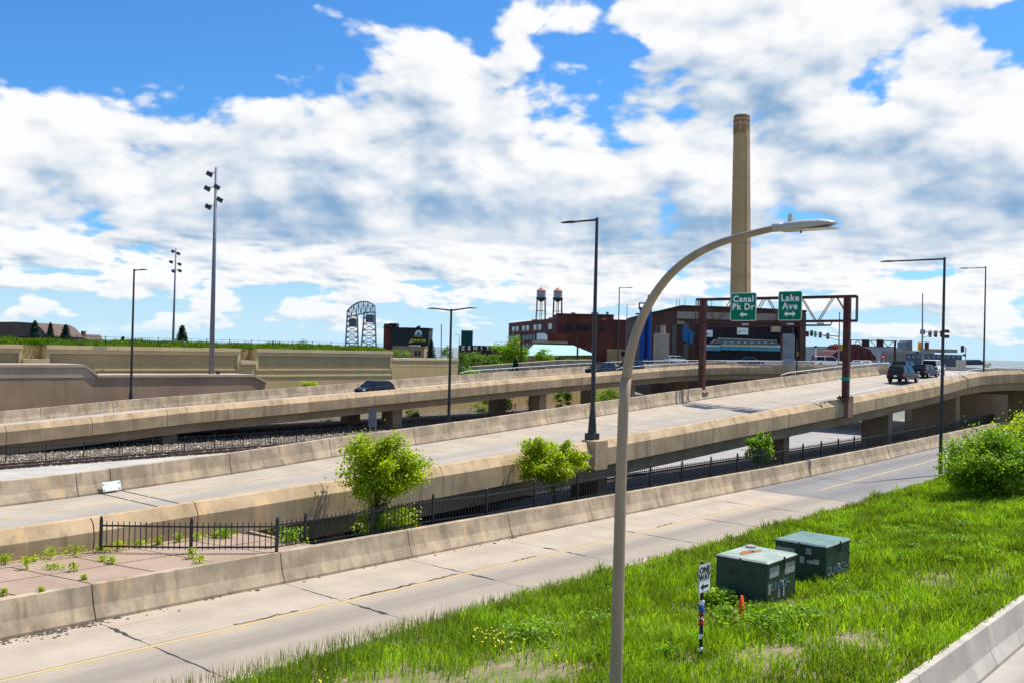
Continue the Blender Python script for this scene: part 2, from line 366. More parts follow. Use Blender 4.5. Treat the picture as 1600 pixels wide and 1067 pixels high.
# ================================================================== THE SETTING
gr = MB(); gr.add([(-9000, -300, -2.6), (9000, -300, -2.6), (9000, 16000, -2.6), (-9000, 16000, -2.6)], [(0, 1, 2, 3)])
struct(gr.build('ground', GROUNDM, fix=False))
lk = MB(); lk.add([(-9000, 950, -2.3), (9000, 950, -2.3), (9000, 15900, -2.3), (-9000, 15900, -2.3)], [(0, 1, 2, 3)])
struct(lk.build('lake', LAKE, fix=False))
# ---- front road: slabs either side of the yellow line, asphalt further on
EDGE = [(-40, 5.9), (0, 5.8), (6, 5.45), (12, 5.2), (30, 5.3), (41, 5.3), (60, 4.7), (100, 3.2), (150, .5)]
TOE = [(-40, -1.42), (0, -1.40), (20, -1.32), (45, -1.3), (64, -1.75), (80, -2.4), (110, -4.0), (150, -7)]     # front barrier toe t(s)
YEL = [(-40, 1.62), (4, 1.82), (16, 1.88), (32, 1.7), (45, 1.65), (70, .75), (110, -1.2), (150, -4)]
et = lambda s: interp(s, EDGE); ft = lambda s: interp(s, TOE); yt = lambda s: interp(s, YEL)
base = MB(); ss = frange(-20, 41, 3); base.strip([W(s, ft(s)-.2, -.05) for s in ss], [W(s, 6.2, -.05) for s in ss])
road = struct(base.build('front_road', JOINT, fix=False)); 
js = [-18.6, -12.2, -5.7, .76, 7.3, 12.9, 18.5, 24.1, 29.75, 35.5, 41.0]
for a, b in zip(js[:-1], js[1:]):
    gq = .014
    for side in (0, 1):
        m = MB(); ee = [a+gq, (a+b)/2, b-gq]
        lo = (lambda s: ft(s)-.12) if side == 0 else (lambda s: yt(s)-.10); hi = (lambda s: yt(s)-.128) if side == 0 else (lambda s: 6.1)
        top = [W(s, lo(s), 0) for s in ee]+[W(s, hi(s), 0) for s in reversed(ee)]
        m.prism(top, (0, 0, -.04)); m.build('road_slab', ROADM, road)
m = MB(); ss = frange(41.03, 150, 3); m.strip([W(s, ft(s)-.12, 0) for s in ss], [W(s, et(s)+.8, 0) for s in ss]); m.build('asphalt_surface', ASPH, road, fix=False)
def stripe(parent, ss, tf, w, material, z=.005, name='painted_line'):
    m = MB(); m.strip([W(s, tf(s)-w/2, z) for s in ss], [W(s, tf(s)+w/2, z) for s in ss]); return m.build(name, material, parent, fix=False)
stripe(road, frange(-20, 38.6, 2), yt, .115, YELLOW); stripe(road, [39.6, 40.5], yt, .115, YELLOW); stripe(road, frange(44.5, 150, 3), yt, .115, YELLOW)
def tar(parent, pts, w, z=.007):
    m = MB(); la = []; lb = []
    for i, (s, t) in enumerate(pts):
        ww = w*(0.25+random.random()) if 0 < i < len(pts)-1 else .01
        la.append(W(s+ww/2, t, z)); lb.append(W(s-ww/2, t, z))
    m.strip(la, lb); m.build('tar_seal', TAR, parent, fix=False)
for s0, t0, t1, w in [(7.3, 2.1, 3.9, .16), (.76, -.7, 1.2, .16), (.76, 2.0, 4.9, .06), (12.9, 2.0, 3.2, .14), (18.5, 2.0, 3.1, .14), (24.1, 2.1, 4.8, .07), (29.75, 1.9, 4.9, .08), (7.3, -.4, 1.4, .06), (12.9, 0, 1.6, .07), (18.5, .9, 1.6, .16), (24.1, .9, 1.65, .14), (35.5, 0, 1.4, .08), (35.5, 2.2, 4.4, .06)]:
    n = 9; tar(road, [(s0+random.uniform(-.04, .04), t0+(t1-t0)*i/n) for i in range(n+1)], w)
def tar_long(parent, a, b, tf, w):
    n = 14; m = MB(); la = []; lb = []
    for i in range(n+1):
        s = a+(b-a)*i/n; ww = w*random.random(); tt = tf(s)+random.uniform(-.05, .05); la.append(W(s, tt-ww, .0065)); lb.append(W(s, tt+.01, .0065))
    m.strip(la, lb); m.build('tar_seal', TAR, parent, fix=False)
for a, b in [(3.4, 5.6), (7.6, 10.6), (11.0, 12.6), (15.6, 17.0), (26.0, 27.5)]: tar_long(road, a, b, lambda s: yt(s)-.17, .13)
# silt along the foot of the barrier
m = MB()
for i in range(170):
    s = random.gauss(-.4, .9) if i < 120 else random.uniform(-3, 20); t = ft(s)+abs(random.gauss(0.05, .22)) if i < 220 else ft(s)+random.uniform(.4, 1.9)
    r = random.uniform(.015, .075)*(1.4 if i % 9 == 0 else 1); p = W(s, t, .004)
    m.add([p+Vector((r*math.cos(k*1.26+i), r*math.sin(k*1.26+i), 0)) for k in range(5)]+[p+Vector((0, 0, r*.5))], [(k, (k+1) % 5, 5) for k in range(5)])
stuff(m.build('silt', mat('dry silt', (.13, .10, .075), var=.3, scale=5), road, fix=False))

# ---- barriers
def norms_of(pts):
    out = []
    for i in range(len(pts)):
        dd = pts[min(i+1, len(pts)-1)]-pts[max(i-1, 0)]; dd.z = 0; dd.normalize(); out.append(Vector((dd.y, -dd.x, 0)))
    return out
def barrier(name, label, path, joints, prof, material, part='barrier_segment', gap=.02, cat='barrier', step=2.0, bevel=.015):
    """path(s)->world point; one part per segment between joints"""
    b = thing(name, label, cat, path((joints[0]+joints[-1])/2))
    for a, c in zip(joints[:-1], joints[1:]):
        ss = frange(a+gap/2, c-gap/2, step); pts = [path(s) for s in ss]; e = .05
        nn = []
        for s in ss:
            dd = path(s+e)-path(s-e); dd.z = 0; dd.normalize(); nn.append(Vector((dd.y, -dd.x, 0)))
        m = MB(); m.sweep(pts, prof, nn); m.build(part, material, b, bevel=bevel)
    return b
JERSEY = [(0, -.06), (0, .09), (-.17, .45), (-.30, 1.03), (-.55, 1.03), (-.55, -.6), (-.3, -.6)]
fj = [-18.4, -12, -5.7, .74, 7.28]+[7.28+5.9*k for k in range(1, 24)]
fb = barrier('concrete_barrier', 'long stained jersey barrier between the front road and the black picket fence', lambda s: W(s, ft(s), 0), fj, JERSEY, CONC, gap=.028)
stain = MB()
rb_path = lambda s: W(s, 18.95, 0)
BACKJ = [(0, -.06), (0, .09), (.0-.17, .42), (-.28, 1.06), (-.50, 1.06), (-.50, -.3)]
rj = [-12, -6, 0, 4.9, 10.0, 15.4, 20.7, 26, 32, 38, 44, 50]
rbar = barrier('concrete_barrier', 'clean pale concrete barrier in the bottom right corner, below the grass', rb_path, rj, BACKJ, CONC_NEW, gap=.02)
m = MB(); ss = frange(-12, 60, 4); m.strip([W(s, 18.9, -.01) for s in ss], [W(s, 40, -.01) for s in ss])
struct(m.build('side_road', road_mat('pale side road paving', (.42, .375, .325), (.22, .17, .14), [(20.2, .8, .8)]), fix=False))

# ---- apron behind the front barrier, with reddish slabs
AZ = 1.0
BN_T = [(-40, -11.0), (-12, -8.6), (0, -6.75), (8, -6.1), (20, -5.7), (101, -5.7), (104, -5.3), (108, -4.2), (111, -2.2), (113.5, 1.5), (115, 7), (116, 16), (116.5, 70)]
BN_Z = [(-40, 1.2), (-12, 1.72), (-.3, 1.95), (2.75, 2.06), (6.8, 2.25), (12.4, 2.48), (19.3, 2.72), (30.5, 3.15), (40, 3.56), (47, 3.88), (60, 4.44), (67.4, 4.72), (91, 5.90), (104, 6.78), (111, 7.12), (125, 7.15)]
bnt = lambda s: interp(s, BN_T); bnz = lambda s: interp(s, BN_Z)
m = MB(); ss = frange(-18, 9.0, 1.5)
m.strip([W(s, bnt(s)-.3, AZ-.06) for s in ss], [W(s, ft(s)-.5, AZ-.06) for s in ss])
apron = struct(m.build('apron', JOINT, fix=False))
rows = frange(-16, 8.6, 2.05)
for a, b in zip(rows[:-1], rows[1:]):
    for c0, c1 in ((-20, -5.6), (-5.6, -3.82), (-3.82, -1.8)):
        sk = .22                                       # joints run slightly off square
        P = []
        for (s, t) in ((a+.03, c0+.03), (b-.03, c0+.03), (b-.03, c1-.03), (a+.03, c1-.03)):
            s2 = s+sk*(t+3.8); lo = bnt(s2)+.2; hi = ft(s2)-.56; P.append((s2, min(max(t, lo), hi)))
        if max(p[1] for p in P)-min(p[1] for p in P) < .15 or P[0][0] > 8.4: continue
        m = MB(); m.prism([W(s, t, AZ+random.uniform(-.004, .004)) for s, t in P], (0, 0, -.05)); m.build('paving_slab', APRON, apron)
# retaining end of the apron towards the trench
m = MB(); m.sweep([W(8.9, -6.4), W(8.9, -1.9)], [(-.2, AZ-.012), (.0, AZ-.012), (.0, -2.5), (-.2, -2.5)], [U, U]); tag(m.build('retaining_wall', CONC_GIRD), 'low dark retaining wall ending the reddish apron under the picket fence', 'wall')
# raised ledge carrying the fence behind the front barrier and the dark trench behind it
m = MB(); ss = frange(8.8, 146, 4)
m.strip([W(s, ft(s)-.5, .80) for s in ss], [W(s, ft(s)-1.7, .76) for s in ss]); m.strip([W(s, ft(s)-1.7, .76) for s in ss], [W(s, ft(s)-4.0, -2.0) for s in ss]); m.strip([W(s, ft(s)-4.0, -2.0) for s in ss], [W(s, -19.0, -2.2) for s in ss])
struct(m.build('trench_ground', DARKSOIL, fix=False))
# road under the bridges, gravel plateau
m = MB(); ss = frange(20, 260, 10); m.strip([W(s, -18.9, -2.05) for s in ss], [W(s, -29.5, -2.05) for s in ss]); under = struct(m.build('lower_road', FARROAD, fix=False))
stripe(under, frange(20, 250, 10), lambda s: -20.3, .15, WHITEP, -2.045)
m = MB(); ss = frange(-40, 112, 8)
m.strip([W(s, -17.2, -2.2 if s > 36 else -.3) for s in ss], [W(s, -20.5, -.3) if s < 36 else W(s, -30, -2.2) for s in ss])
m.strip([W(s, -20.5, -.3) if s < 36 else W(s, -30, -2.2) for s in ss], [W(s, -34, -.3) for s in ss]); m.strip([W(s, -34, -.3) for s in ss], [W(s, -66, -.1) for s in ss])
struct(m.build('gravel_ground', GRAVEL, fix=False))
# ballast stones on the visible strip
V0 = []; F0 = []
ico = [(-1, 0, 0), (1, 0, 0), (0, -1, 0), (0, 1, 0), (0, 0, -1), (0, 0, 1)]; icf = [(5, 1, 3), (5, 3, 0), (5, 0, 2), (5, 2, 1), (4, 3, 1), (4, 0, 3), (4, 2, 0), (4, 1, 2)]
for i in range(13000):
    s = random.uniform(8, 90); t = random.uniform(-56, -35); p = W(s, t, -.25+.02*random.random()); r = random.uniform(.07, .20); o = len(V0); an = random.random()*6.28; ca, sa = math.cos(an), math.sin(an)
    ax, ay, azr = r*random.uniform(.7, 1.3), r*random.uniform(.7, 1.2), r*random.uniform(.5, .9)
    for x, y, z in ico: V0.append((p.x+ca*x*ax-sa*y*ay, p.y+sa*x*ax+ca*y*ay, p.z+z*azr))
    F0 += [tuple(o+k for k in f) for f in icf]
me = bpy.data.meshes.new('ballast_stones'); me.from_pydata(V0, [], F0); me.materials.append(STONE)
o = stuff(link('ballast_stones', me)); o['label'] = 'loose pale ballast stones under the far ramp'; o['category'] = 'gravel'
rl = thing('railway_track', 'pair of dark steel rails on the gravel beside the thin fence', 'rails', W(30, -39, -.25))
for t_ in (-39.9, -38.4): m = MB(); m.bar(W(-20, t_, -.12), W(100, t_, -.12), .09, .16); m.build('rail', mat('rusty dark rail', (.11, .075, .055), rough=.5), rl)
slm = MB(); slm.box((0, 0, 0), (.22, 2.5, .14)); slme = slm.mesh('sleeper', mat('tarred sleeper', (.15, .115, .085)))
for k in range(110): link('sleeper', slme, rl, loc=W(5+k*.62, -39.15, -.27), rz=ROT_U)
# pale platform behind the ramp's far barrier
m = MB(); m.sweep([W(-30, -17.1), W(36, -17.1)], [(0, 2.08), (0, -.4), (-3.6, -.4), (-3.6, 2.08)], [V, V]); tag(m.build('concrete_platform', CONC_PALE), 'pale grey level concrete ledge behind the near ramp, beside the gravel', 'ledge')

# ---- near ramp (rising, with pickup)
BF_Z = [(-40, .55), (-12, .80), (3.9, 1.07), (7.2, 1.16), (14.9, 1.52), (21.3, 1.92), (27.6, 2.22), (34, 2.54), (40, 2.88), (45.6, 3.2), (51.4, 3.52), (68, 4.46), (92, 5.62), (107, 6.12), (140, 6.15)]
bfz = lambda s: interp(s, BF_Z); bfar = lambda s: W(s, -16.5, bfz(s))
bnear = lambda s: W(s, bnt(s), bnz(s))
def deck_pt(s, f): return W(s, -16.5, bfz(s)).lerp(W(s, bnt(s)-.5, bnz(s)-1.02), f)
def deck_z(s, t):
    a, b = -16.5, bnt(s)-.5; return bfz(s)+(bnz(s)-1.02-bfz(s))*(t-a)/(b-a)
ss = frange(-40, 117, 1.6)
m = MB(); m.strip([deck_pt(s, -.02) for s in ss], [deck_pt(s, 1.02) for s in ss])
near_ramp = struct(m.build('near_ramp_road', ROADB, fix=False))
bl = lambda f: [deck_pt(s, f)+Vector((0, 0, .006)) for s in frange(-40, 104, 2)]
def deck_line(s0, s1, f0, w, material, f1=None):
    f1 = f0 if f1 is None else f1; ss = frange(s0, s1, 2); m = MB(); k = lambda s: f0+(f1-f0)*(s-s0)/(s1-s0)
    m.strip([deck_pt(s, k(s)-w/20)+Vector((0, 0, .006)) for s in ss], [deck_pt(s, k(s)+w/20)+Vector((0, 0, .006)) for s in ss]); m.build('painted_line', material, near_ramp, fix=False)
deck_line(-40, 66, .36, .13, YELLOW, .12); deck_line(70, 100, .60, .12, WHITEP, .56)
def deck_joint(s0, w=.06):
    m = MB(); m.strip([deck_pt(s0, f)+Vector((0, 0, .005)) for f in frange(0, 1, .2)], [deck_pt(s0+w, f)+Vector((0, 0, .005)) for f in frange(0, 1, .2)]); m.build('expansion_joint', JOINT, near_ramp, fix=False)
for s0 in (8.15, 9.1, 43.0, 66.0, 92.0): deck_joint(s0, .09 if s0 < 10 else .05)
bfj = [-17.7, -11.6, -5.3, 1.0, 7.15, 8.7]+[14.9+6.35*k for k in range(0, 15)]
bfb = barrier('concrete_barrier', 'jersey barrier along the far side of the near ramp, with a white plate bolted on', bfar, bfj, JERSEY, CONC, gap=.035)
m = MB(); pa, pb = W(8.2, -16.36, bfz(8.2)+.10), W(9.05, -16.36, bfz(9.05)+.10); m.obox(pa, pb-pa, Vector((0, 0, .40))-V*.16, V*.025)
pl = m.build('cover_plate', WHITE, bfb)
for fx in (.08, .92):
    for fz in (.2, .8): m = MB(); m.box(pa+(pb-pa)*fx+(Vector((0, 0, .40))-V*.16)*fz+V*.03, (.05, .05, .05), ROT_U); m.build('bolt', GALV, pl)
NEARP = [(-.25, 0), (0, 0), (.30, -.44), (.30, -1.42), (-.9, -1.42), (-.9, -1.12), (-.52, -1.02), (-.45, -.85), (-.32, -.5)]
bnj = [-17.5, -11.5, -5.5, -1.0, 6.7, 12.3, 18.9, 25.0, 30.2, 31.5, 36.2, 40, 46.9, 53, 59, 66.3, 72.5, 79, 85.5, 92, 98.2, 104.6, 109.5]
bnb = barrier('concrete_parapet', 'sloped tan parapet and fascia on the camera side of the near ramp, carrying the lamp', bnear, bnj, NEARP, CONC_RAMP, part='parapet_segment', gap=.03, step=1.3)
ss = [109.5, 110.3, 111, 112, 113, 114, 115, 115.6, 116, 116.2, 116.35, 116.5]
m = MB(); tp = [bnear(s) for s in ss]; m.sweep(tp, NEARP, norms_of(tp)); m.build('parapet_segment', CONC_RAMP, bnb)
for s0 in (30.85, 66.1):                                # lamp / gantry pedestals on the parapet
    m = MB(); p = bnear(s0); m.obox(p-U*.6+V*-.35+Vector((0, 0, -1.55)), U*1.2, V*.95, Vector((0, 0, 1.62+(.12 if s0 > 60 else 0)))); m.build('pedestal', CONC_RAMP if s0 < 60 else mat('rust stained concrete', (.33, .20, .14), var=.2, scale=1, streak=.6), bnb, bevel=.03)
# bridge under the ramp: abutment, girder, piers
br = thing('ramp_bridge', 'shaded girder, abutment and wall piers carrying the near ramp', 'bridge', W(60, -11, -2))
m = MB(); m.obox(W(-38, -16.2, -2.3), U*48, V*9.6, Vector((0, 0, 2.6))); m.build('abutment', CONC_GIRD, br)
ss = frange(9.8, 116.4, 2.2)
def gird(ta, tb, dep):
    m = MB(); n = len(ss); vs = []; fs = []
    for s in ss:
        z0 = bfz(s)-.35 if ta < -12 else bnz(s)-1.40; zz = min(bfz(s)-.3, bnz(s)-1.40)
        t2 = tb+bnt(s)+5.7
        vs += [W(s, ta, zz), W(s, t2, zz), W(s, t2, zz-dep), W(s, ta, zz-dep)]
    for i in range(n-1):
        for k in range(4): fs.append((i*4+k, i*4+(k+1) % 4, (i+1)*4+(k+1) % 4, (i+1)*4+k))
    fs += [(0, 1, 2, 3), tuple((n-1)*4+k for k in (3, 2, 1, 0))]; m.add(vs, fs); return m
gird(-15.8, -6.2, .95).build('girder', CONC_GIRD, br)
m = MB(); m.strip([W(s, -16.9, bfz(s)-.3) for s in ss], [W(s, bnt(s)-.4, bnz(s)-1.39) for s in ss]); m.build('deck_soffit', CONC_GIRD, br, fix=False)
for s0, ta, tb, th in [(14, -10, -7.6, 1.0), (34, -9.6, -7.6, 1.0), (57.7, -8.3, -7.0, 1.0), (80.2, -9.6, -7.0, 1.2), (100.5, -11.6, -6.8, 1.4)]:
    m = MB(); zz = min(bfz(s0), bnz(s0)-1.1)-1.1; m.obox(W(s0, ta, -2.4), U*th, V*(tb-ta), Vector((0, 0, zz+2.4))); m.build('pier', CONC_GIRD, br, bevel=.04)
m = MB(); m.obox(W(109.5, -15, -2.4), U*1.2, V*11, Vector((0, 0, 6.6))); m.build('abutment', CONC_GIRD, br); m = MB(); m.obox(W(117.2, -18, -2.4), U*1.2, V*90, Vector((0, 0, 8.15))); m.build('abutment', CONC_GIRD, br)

# ---- far ramp, curving into the cross street
CP = [(-40, -46, -.9), (-10, -46, .55), (15, -46, 1.87), (23.5, -46, 2.36), (30, -46, 2.78), (36.8, -46, 3.08), (43.3, -46, 3.38), (49.8, -46, 3.70), (60, -46, 4.18), (70.3, -46, 4.68), (82, -46, 5.2), (94.4, -46, 5.72), (101, -45.7, 6.02), (107, -44.6, 6.32), (112, -42.0, 6.58), (115.3, -38.2, 6.76), (117, -33, 6.88), (117.4, -27, 6.9), (117.4, -21.5, 6.9), (117.4, -17.6, 6.9)]
def catmull(P, n=6):
    out = []
    for i in range(len(P)-1):
        p0, p1, p2, p3 = P[max(i-1, 0)], P[i], P[i+1], P[min(i+2, len(P)-1)]
        for k in range(n):
            t = k/n; out.append(tuple(.5*((2*b)+(c-a)*t+(2*a-5*b+4*c-d_)*t*t+(3*b-a-3*c+d_)*t**3) for a, b, c, d_ in zip(p0, p1, p2, p3)))
    return out+[P[-1]]
CW = [W(*p) for p in catmull(CP)]; CN = norms_of(CW)
CL = [0.0]
for a, b in zip(CW[:-1], CW[1:]): CL.append(CL[-1]+(b-a).length)
def cpt(l):
    i = min(max(np.searchsorted(CL, l)-1, 0), len(CL)-2); f = (l-CL[i])/(CL[i+1]-CL[i]); return CW[i].lerp(CW[i+1], f), (CN[i].lerp(CN[i+1], f)).normalized()
CEND = CL[-1]; CWID = 10.6
def c_at(l, off, dz=0.0): p, n = cpt(l); return p-n*off+Vector((0, 0, dz))
def c_len_of_s(s0): return min(range(len(CW)), key=lambda i: abs((CW[i]-O).dot(U)-s0)+(0 if (CW[i]-O).dot(V) < -40 else 50))
ls = frange(0, CEND, 2.0)
m = MB(); m.strip([c_at(l, .4, -1.0) for l in ls], [c_at(l, CWID-.3, -.96) for l in ls]); far_ramp = struct(m.build('far_ramp_road', ROADC, fix=False))
m = MB(); m.strip([c_at(l, 3.0, -.983) for l in ls], [c_at(l, 3.13, -.983) for l in ls]); m.build('painted_line', YELLOW, far_ramp, fix=False)
def c_barrier(name, label, prof, off, mm, seg, lmax=CEND, gap=.03, part='parapet_segment'):
    b = thing(name, label, 'barrier', c_at(60, off))
    js = frange(0, lmax, seg)
    for a, c in zip(js[:-1], js[1:]):
        lls = frange(a+gap/2, c-gap/2, 2.0); m = MB(); m.sweep([c_at(l, off) for l in lls], prof, [cpt(l)[1] for l in lls]); m.build(part, mm, b, bevel=.015)
    return b
CNEARP = [(-.28, 0), (0, 0), (.30, -.44), (.30, -1.36), (-.9, -1.36), (-.9, -1.08), (-.5, -1.0), (-.34, -.5)]
CFARP = [(.22, -1.1), (.2, -.98), (.06, -.6), (-.04, 0), (-.30, 0), (-.30, -1.4), (.2, -1.4)]
cnb = c_barrier('concrete_parapet', 'tan parapet and fascia on the near side of the long far ramp', CNEARP, 0, CONC_RAMP, 6.2)
cfb = c_barrier('concrete_barrier', 'shaded barrier along the far side of the far ramp below the brown wall', CFARP, CWID, CONC, 6.2, lmax=CEND-4)
cb = thing('ramp_bridge', 'long girder and short rectangular piers carrying the far ramp over the gravel', 'bridge', W(50, -50, -.3))
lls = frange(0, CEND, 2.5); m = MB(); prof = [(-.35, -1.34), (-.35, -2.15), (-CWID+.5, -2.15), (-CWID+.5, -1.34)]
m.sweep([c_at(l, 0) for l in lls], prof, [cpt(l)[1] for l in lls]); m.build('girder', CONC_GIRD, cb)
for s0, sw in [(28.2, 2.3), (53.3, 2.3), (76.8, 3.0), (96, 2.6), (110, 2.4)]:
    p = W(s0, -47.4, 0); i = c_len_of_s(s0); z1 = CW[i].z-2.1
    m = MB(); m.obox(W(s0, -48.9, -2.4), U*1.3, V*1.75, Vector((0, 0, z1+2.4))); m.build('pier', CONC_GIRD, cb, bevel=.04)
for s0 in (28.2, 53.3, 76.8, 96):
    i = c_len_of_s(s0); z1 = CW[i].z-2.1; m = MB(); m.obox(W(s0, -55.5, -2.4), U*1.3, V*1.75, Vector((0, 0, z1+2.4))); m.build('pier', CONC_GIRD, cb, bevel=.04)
lw = thing('retaining_wall', 'low tan wall in the shade under the far ramp, behind its shrubs', 'wall', W(80, -63, -.3))
for a, b in zip(frange(51.2, 120, 7)[:-1], frange(51.2, 120, 7)[1:]): m = MB(); m.obox(W(a+.02, -64.5, -.5), U*(b-a-.04), V*.6, Vector((0, 0, 2.9+.02*(a-51)))); m.build('wall_panel', TANWALL, lw)
# cross street beyond the two ramps
m = MB(); m.add([W(116.2, -46, 5.88), W(116.2, 90, 5.88), W(124, 90, 6.2), W(124, -62, 6.2), W(150, -62, 6.3), W(150, 90, 6.3)], [(0, 1, 2, 3), (3, 2, 5, 4)]); struct(m.build('cross_street', ROADC, fix=False))
m = MB(); m.obox(W(150, -62, 5.0), U*.3, V*150, Vector((0, 0, 1.9))); tag(m.build('concrete_parapet', CONC_PALE), 'pale parapet on the far side of the cross street beyond the pickups', 'barrier')
# white tube railings on the parapets
def railing(label, pts, hgt, posts=True, r=.045, bend=True):
    t_ = thing('pipe_railing', label, 'railing', pts[0], group=None)
    top = [p+Vector((0, 0, hgt)) for p in pts]
    m = MB(); m.tube(([pts[0]]+[pts[0]+Vector((0, 0, hgt*.55))] if bend else [])+top[1:], r, 6); m.build('top_rail', RAILW, t_, smooth=True)
    if posts:
        for p in pts[2::2]: m = MB(); m.tube([p, p+Vector((0, 0, hgt))], r*.7, 5); m.build('post', RAILW, t_)
    return t_
i0 = [l for l in frange(0, CEND, 1.5)]
la = [c_at(l, .14) for l in frange(131.5, CEND-2, 1.7)]; railing('white pipe railing along the near parapet of the far ramp before the blue silo', la, .42)
la = [c_at(l, CWID+.12) for l in frange(113, CEND-8, 1.7)]; railing('white pipe railing on the far parapet of the far ramp, starting left of the lamp', la, .42)
la = [W(s, -16.93, bfz(s)+1.03) for s in frange(78, 108, 1.7)]; railing('white pipe railing on the far barrier beside the gantry post and pickups', la, .36)
la = [bnear(s)-V*.12 for s in frange(95, 109.5, 1.6)]+[bnear(s)+Vector((0, .1, 0)) for s in (110.5, 111.5, 113, 114.5, 115.5, 116, 116.3)]; railing('white pipe railing on the near parapet at the right edge of the picture', la, .34)

# ================================================================== WALLS ON THE LEFT
def sz_prism(pts, t, depth, material, parent, name, proud=0.0, bevel=0.0):
    m = MB(); m.prism([W(s, t+proud, z) for s, z in pts], V*(-depth)); return m.build(name, material, parent, bevel=bevel)
bw = thing('retaining_wall', 'brown ribbed retaining wall with a stepped pale coping behind the far ramp', 'wall', W(10, -66, -.3))
sz_prism([(-60, -.4), (51, -.4), (51, 3.70), (49.6, 4.36), (32.1, 4.42), (-60, 4.42)], -66, 4, BROWNRIB, bw, 'ribbed_panel')
sz_prism([(-60, 4.425), (31.6, 4.425), (30.5, 5.40), (-60, 5.40)], -66, 4, BROWNCOP, bw, 'upper_panel', .04)
def coping(parent, pts, t, hgt, proud, depth, material, name='coping'):
    for (s0, z0), (s1, z1) in zip(pts[:-1], pts[1:]):
        m = MB(); m.prism([W(s0, t+proud, z0), W(s1, t+proud, z1), W(s1, t+proud, z1+hgt), W(s0, t+proud, z0+hgt)], V*(-depth)); m.build(name, material, parent)
coping(bw, [(-60, 5.41), (30.45, 5.41)], -66, .26, .14, 4.2, BROWNCOP); coping(bw, [(30.46, 5.40), (31.7, 4.45)], -66, .26, .14, 4.2, BROWNCOP); coping(bw, [(31.71, 4.43), (49.5, 4.37)], -66, .24, .14, 4.2, BROWNCOP); coping(bw, [(49.51, 4.36), (51.1, 3.62)], -66, .24, .14, 4.2, BROWNCOP)
tw = thing('retaining_wall', 'tall tan panelled retaining wall topped by grass and a thin fence', 'wall', W(20, -72, -.3))
TS = [(-60, 27.0, 0), (27.0, 29.3, 1), (29.3, 51.5, 0), (51.5, 53.7, 1), (53.7, 75.3, 0)]
for a, b, notch in TS:
    if notch:
        sz_prism([(a+.01, -.3), (b-.01, -.3), (b-.01, 5.9), (a+.01, 5.9)], -72, 2.0, TANWALL, tw, 'wall_panel')
        sz_prism([(a+.01, 5.91), (b-.01, 5.91), (b-.01, 7.3), (a+.01, 7.3)], -73.2, .8, TANRIB, tw, 'ribbed_panel')
        sz_prism([(a, 5.6), (b, 5.6), (b, 6.05), (a, 6.05)], -72, .8, TANCOP, tw, 'ledge', .25)
    else:
        sz_prism([(a, -.3), (b, -.3), (b, 5.05), (a, 5.05)], -72, 2, TANWALL, tw, 'wall_panel')
        sz_prism([(a+.35, 5.06), (b-.35, 5.06), (b-.35, 6.58), (a+.35, 6.58)], -72.12, 1.9, TANRIB, tw, 'ribbed_panel')
        for x0, x1 in ((a, a+.34), (b-.34, b)): sz_prism([(x0, 5.06), (x1, 5.06), (x1, 6.58), (x0, 6.58)], -72, 2, TANCOP, tw, 'pilaster', .06)
        sz_prism([(a, 6.59), (b, 6.59), (b, 7.02), (a, 7.02)], -72, 2, TANCOP, tw, 'band', .06)
        sz_prism([(a, 7.025), (b, 7.025), (b, 7.42), (a, 7.42)], -72, 2, TANCOP, tw, 'coping', .20)
        for zz in (4.85, 4.1): sz_prism([(a, zz), (b, zz), (b, zz+.16), (a, zz+.16)], -72, .4, TANCOP, tw, 'string_course', .07)
ew = thing('retaining_wall', 'plain tan end wall stepping down to a square corner right of the tall wall', 'wall', W(81, -72, -.3))
for a, b in ((75.32, 79.0), (79.02, 83.5), (83.52, 88.1)):
    sz_prism([(a, -.3), (b, -.3), (b, 5.25), (a, 5.25)], -72, 3, TANWALL, ew, 'wall_panel', .05); sz_prism([(a, 5.28), (b, 5.28), (b, 6.15), (a, 6.15)], -72, 3, TANWALL, ew, 'wall_panel', .05)
sz_prism([(75.32, 6.155), (88.15, 6.155), (88.15, 6.45), (75.32, 6.45)], -72, 3.2, TANCOP, ew, 'coping', .12)
m = MB(); m.obox(W(75, -130, -.5), U*14, V*57.8, Vector((0, 0, 6.3))); m.obox(W(-60, -140, -.5), U*134, V*66, Vector((0, 0, 7.75))); struct(m.build('hilltop_ground', mat('park turf', (.07, .13, .03), var=.3, scale=.4)))

# ================================================================== FENCES
def picket_fence(name, label, posts, hgt, spacing, zlo, zhi, bar=.022, post_w=.07, rail=.045, limit=300, finial=True, group=None):
    """posts: world points at the foot of each post"""
    f = thing(name, label, 'fence', posts[0], group=group)
    pm = MB(); pm.box((0, 0, hgt/2+.04), (post_w, post_w, hgt+.08)); 
    if finial: pm.lathe((0, 0, hgt+.08), [(post_w*.35, 0), (post_w*.62, .035), (post_w*.4, .08), (.004, .10)], 8)
    pme = pm.mesh('post', BLACKM); km = MB(); km.box((0, 0, (hgt+zlo-.08)/2), (bar, bar, hgt-zlo+.08)); kme = km.mesh('picket', BLACKM)
    cnt = 0; rest = MB()
    for p in posts: link('post', pme, f, loc=p, rz=ROT_U)
    for a, b in zip(posts[:-1], posts[1:]):
        dd = b-a; n = max(1, int(dd.length/spacing)); 
        for zz in (zlo, zhi): m = MB(); m.bar(a+Vector((0, 0, zz)), b+Vector((0, 0, zz)), rail, rail); m.build('rail', BLACKM, f)
        for k in range(1, n):
            p = a+dd*(k/n)
            if cnt < limit: link('picket', kme, f, loc=p, rz=ROT_U); cnt += 1
            else: rest.box(p+Vector((0, 0, (hgt+zlo-.08)/2)), (bar, bar, hgt-zlo+.08), ROT_U)
    if rest.v: stuff(rest.build('picket', BLACKM, f, fix=False))
    return f
pp = [on_z(157, 862, AZ), on_z(298, 864, AZ), on_z(432, 863, AZ)]
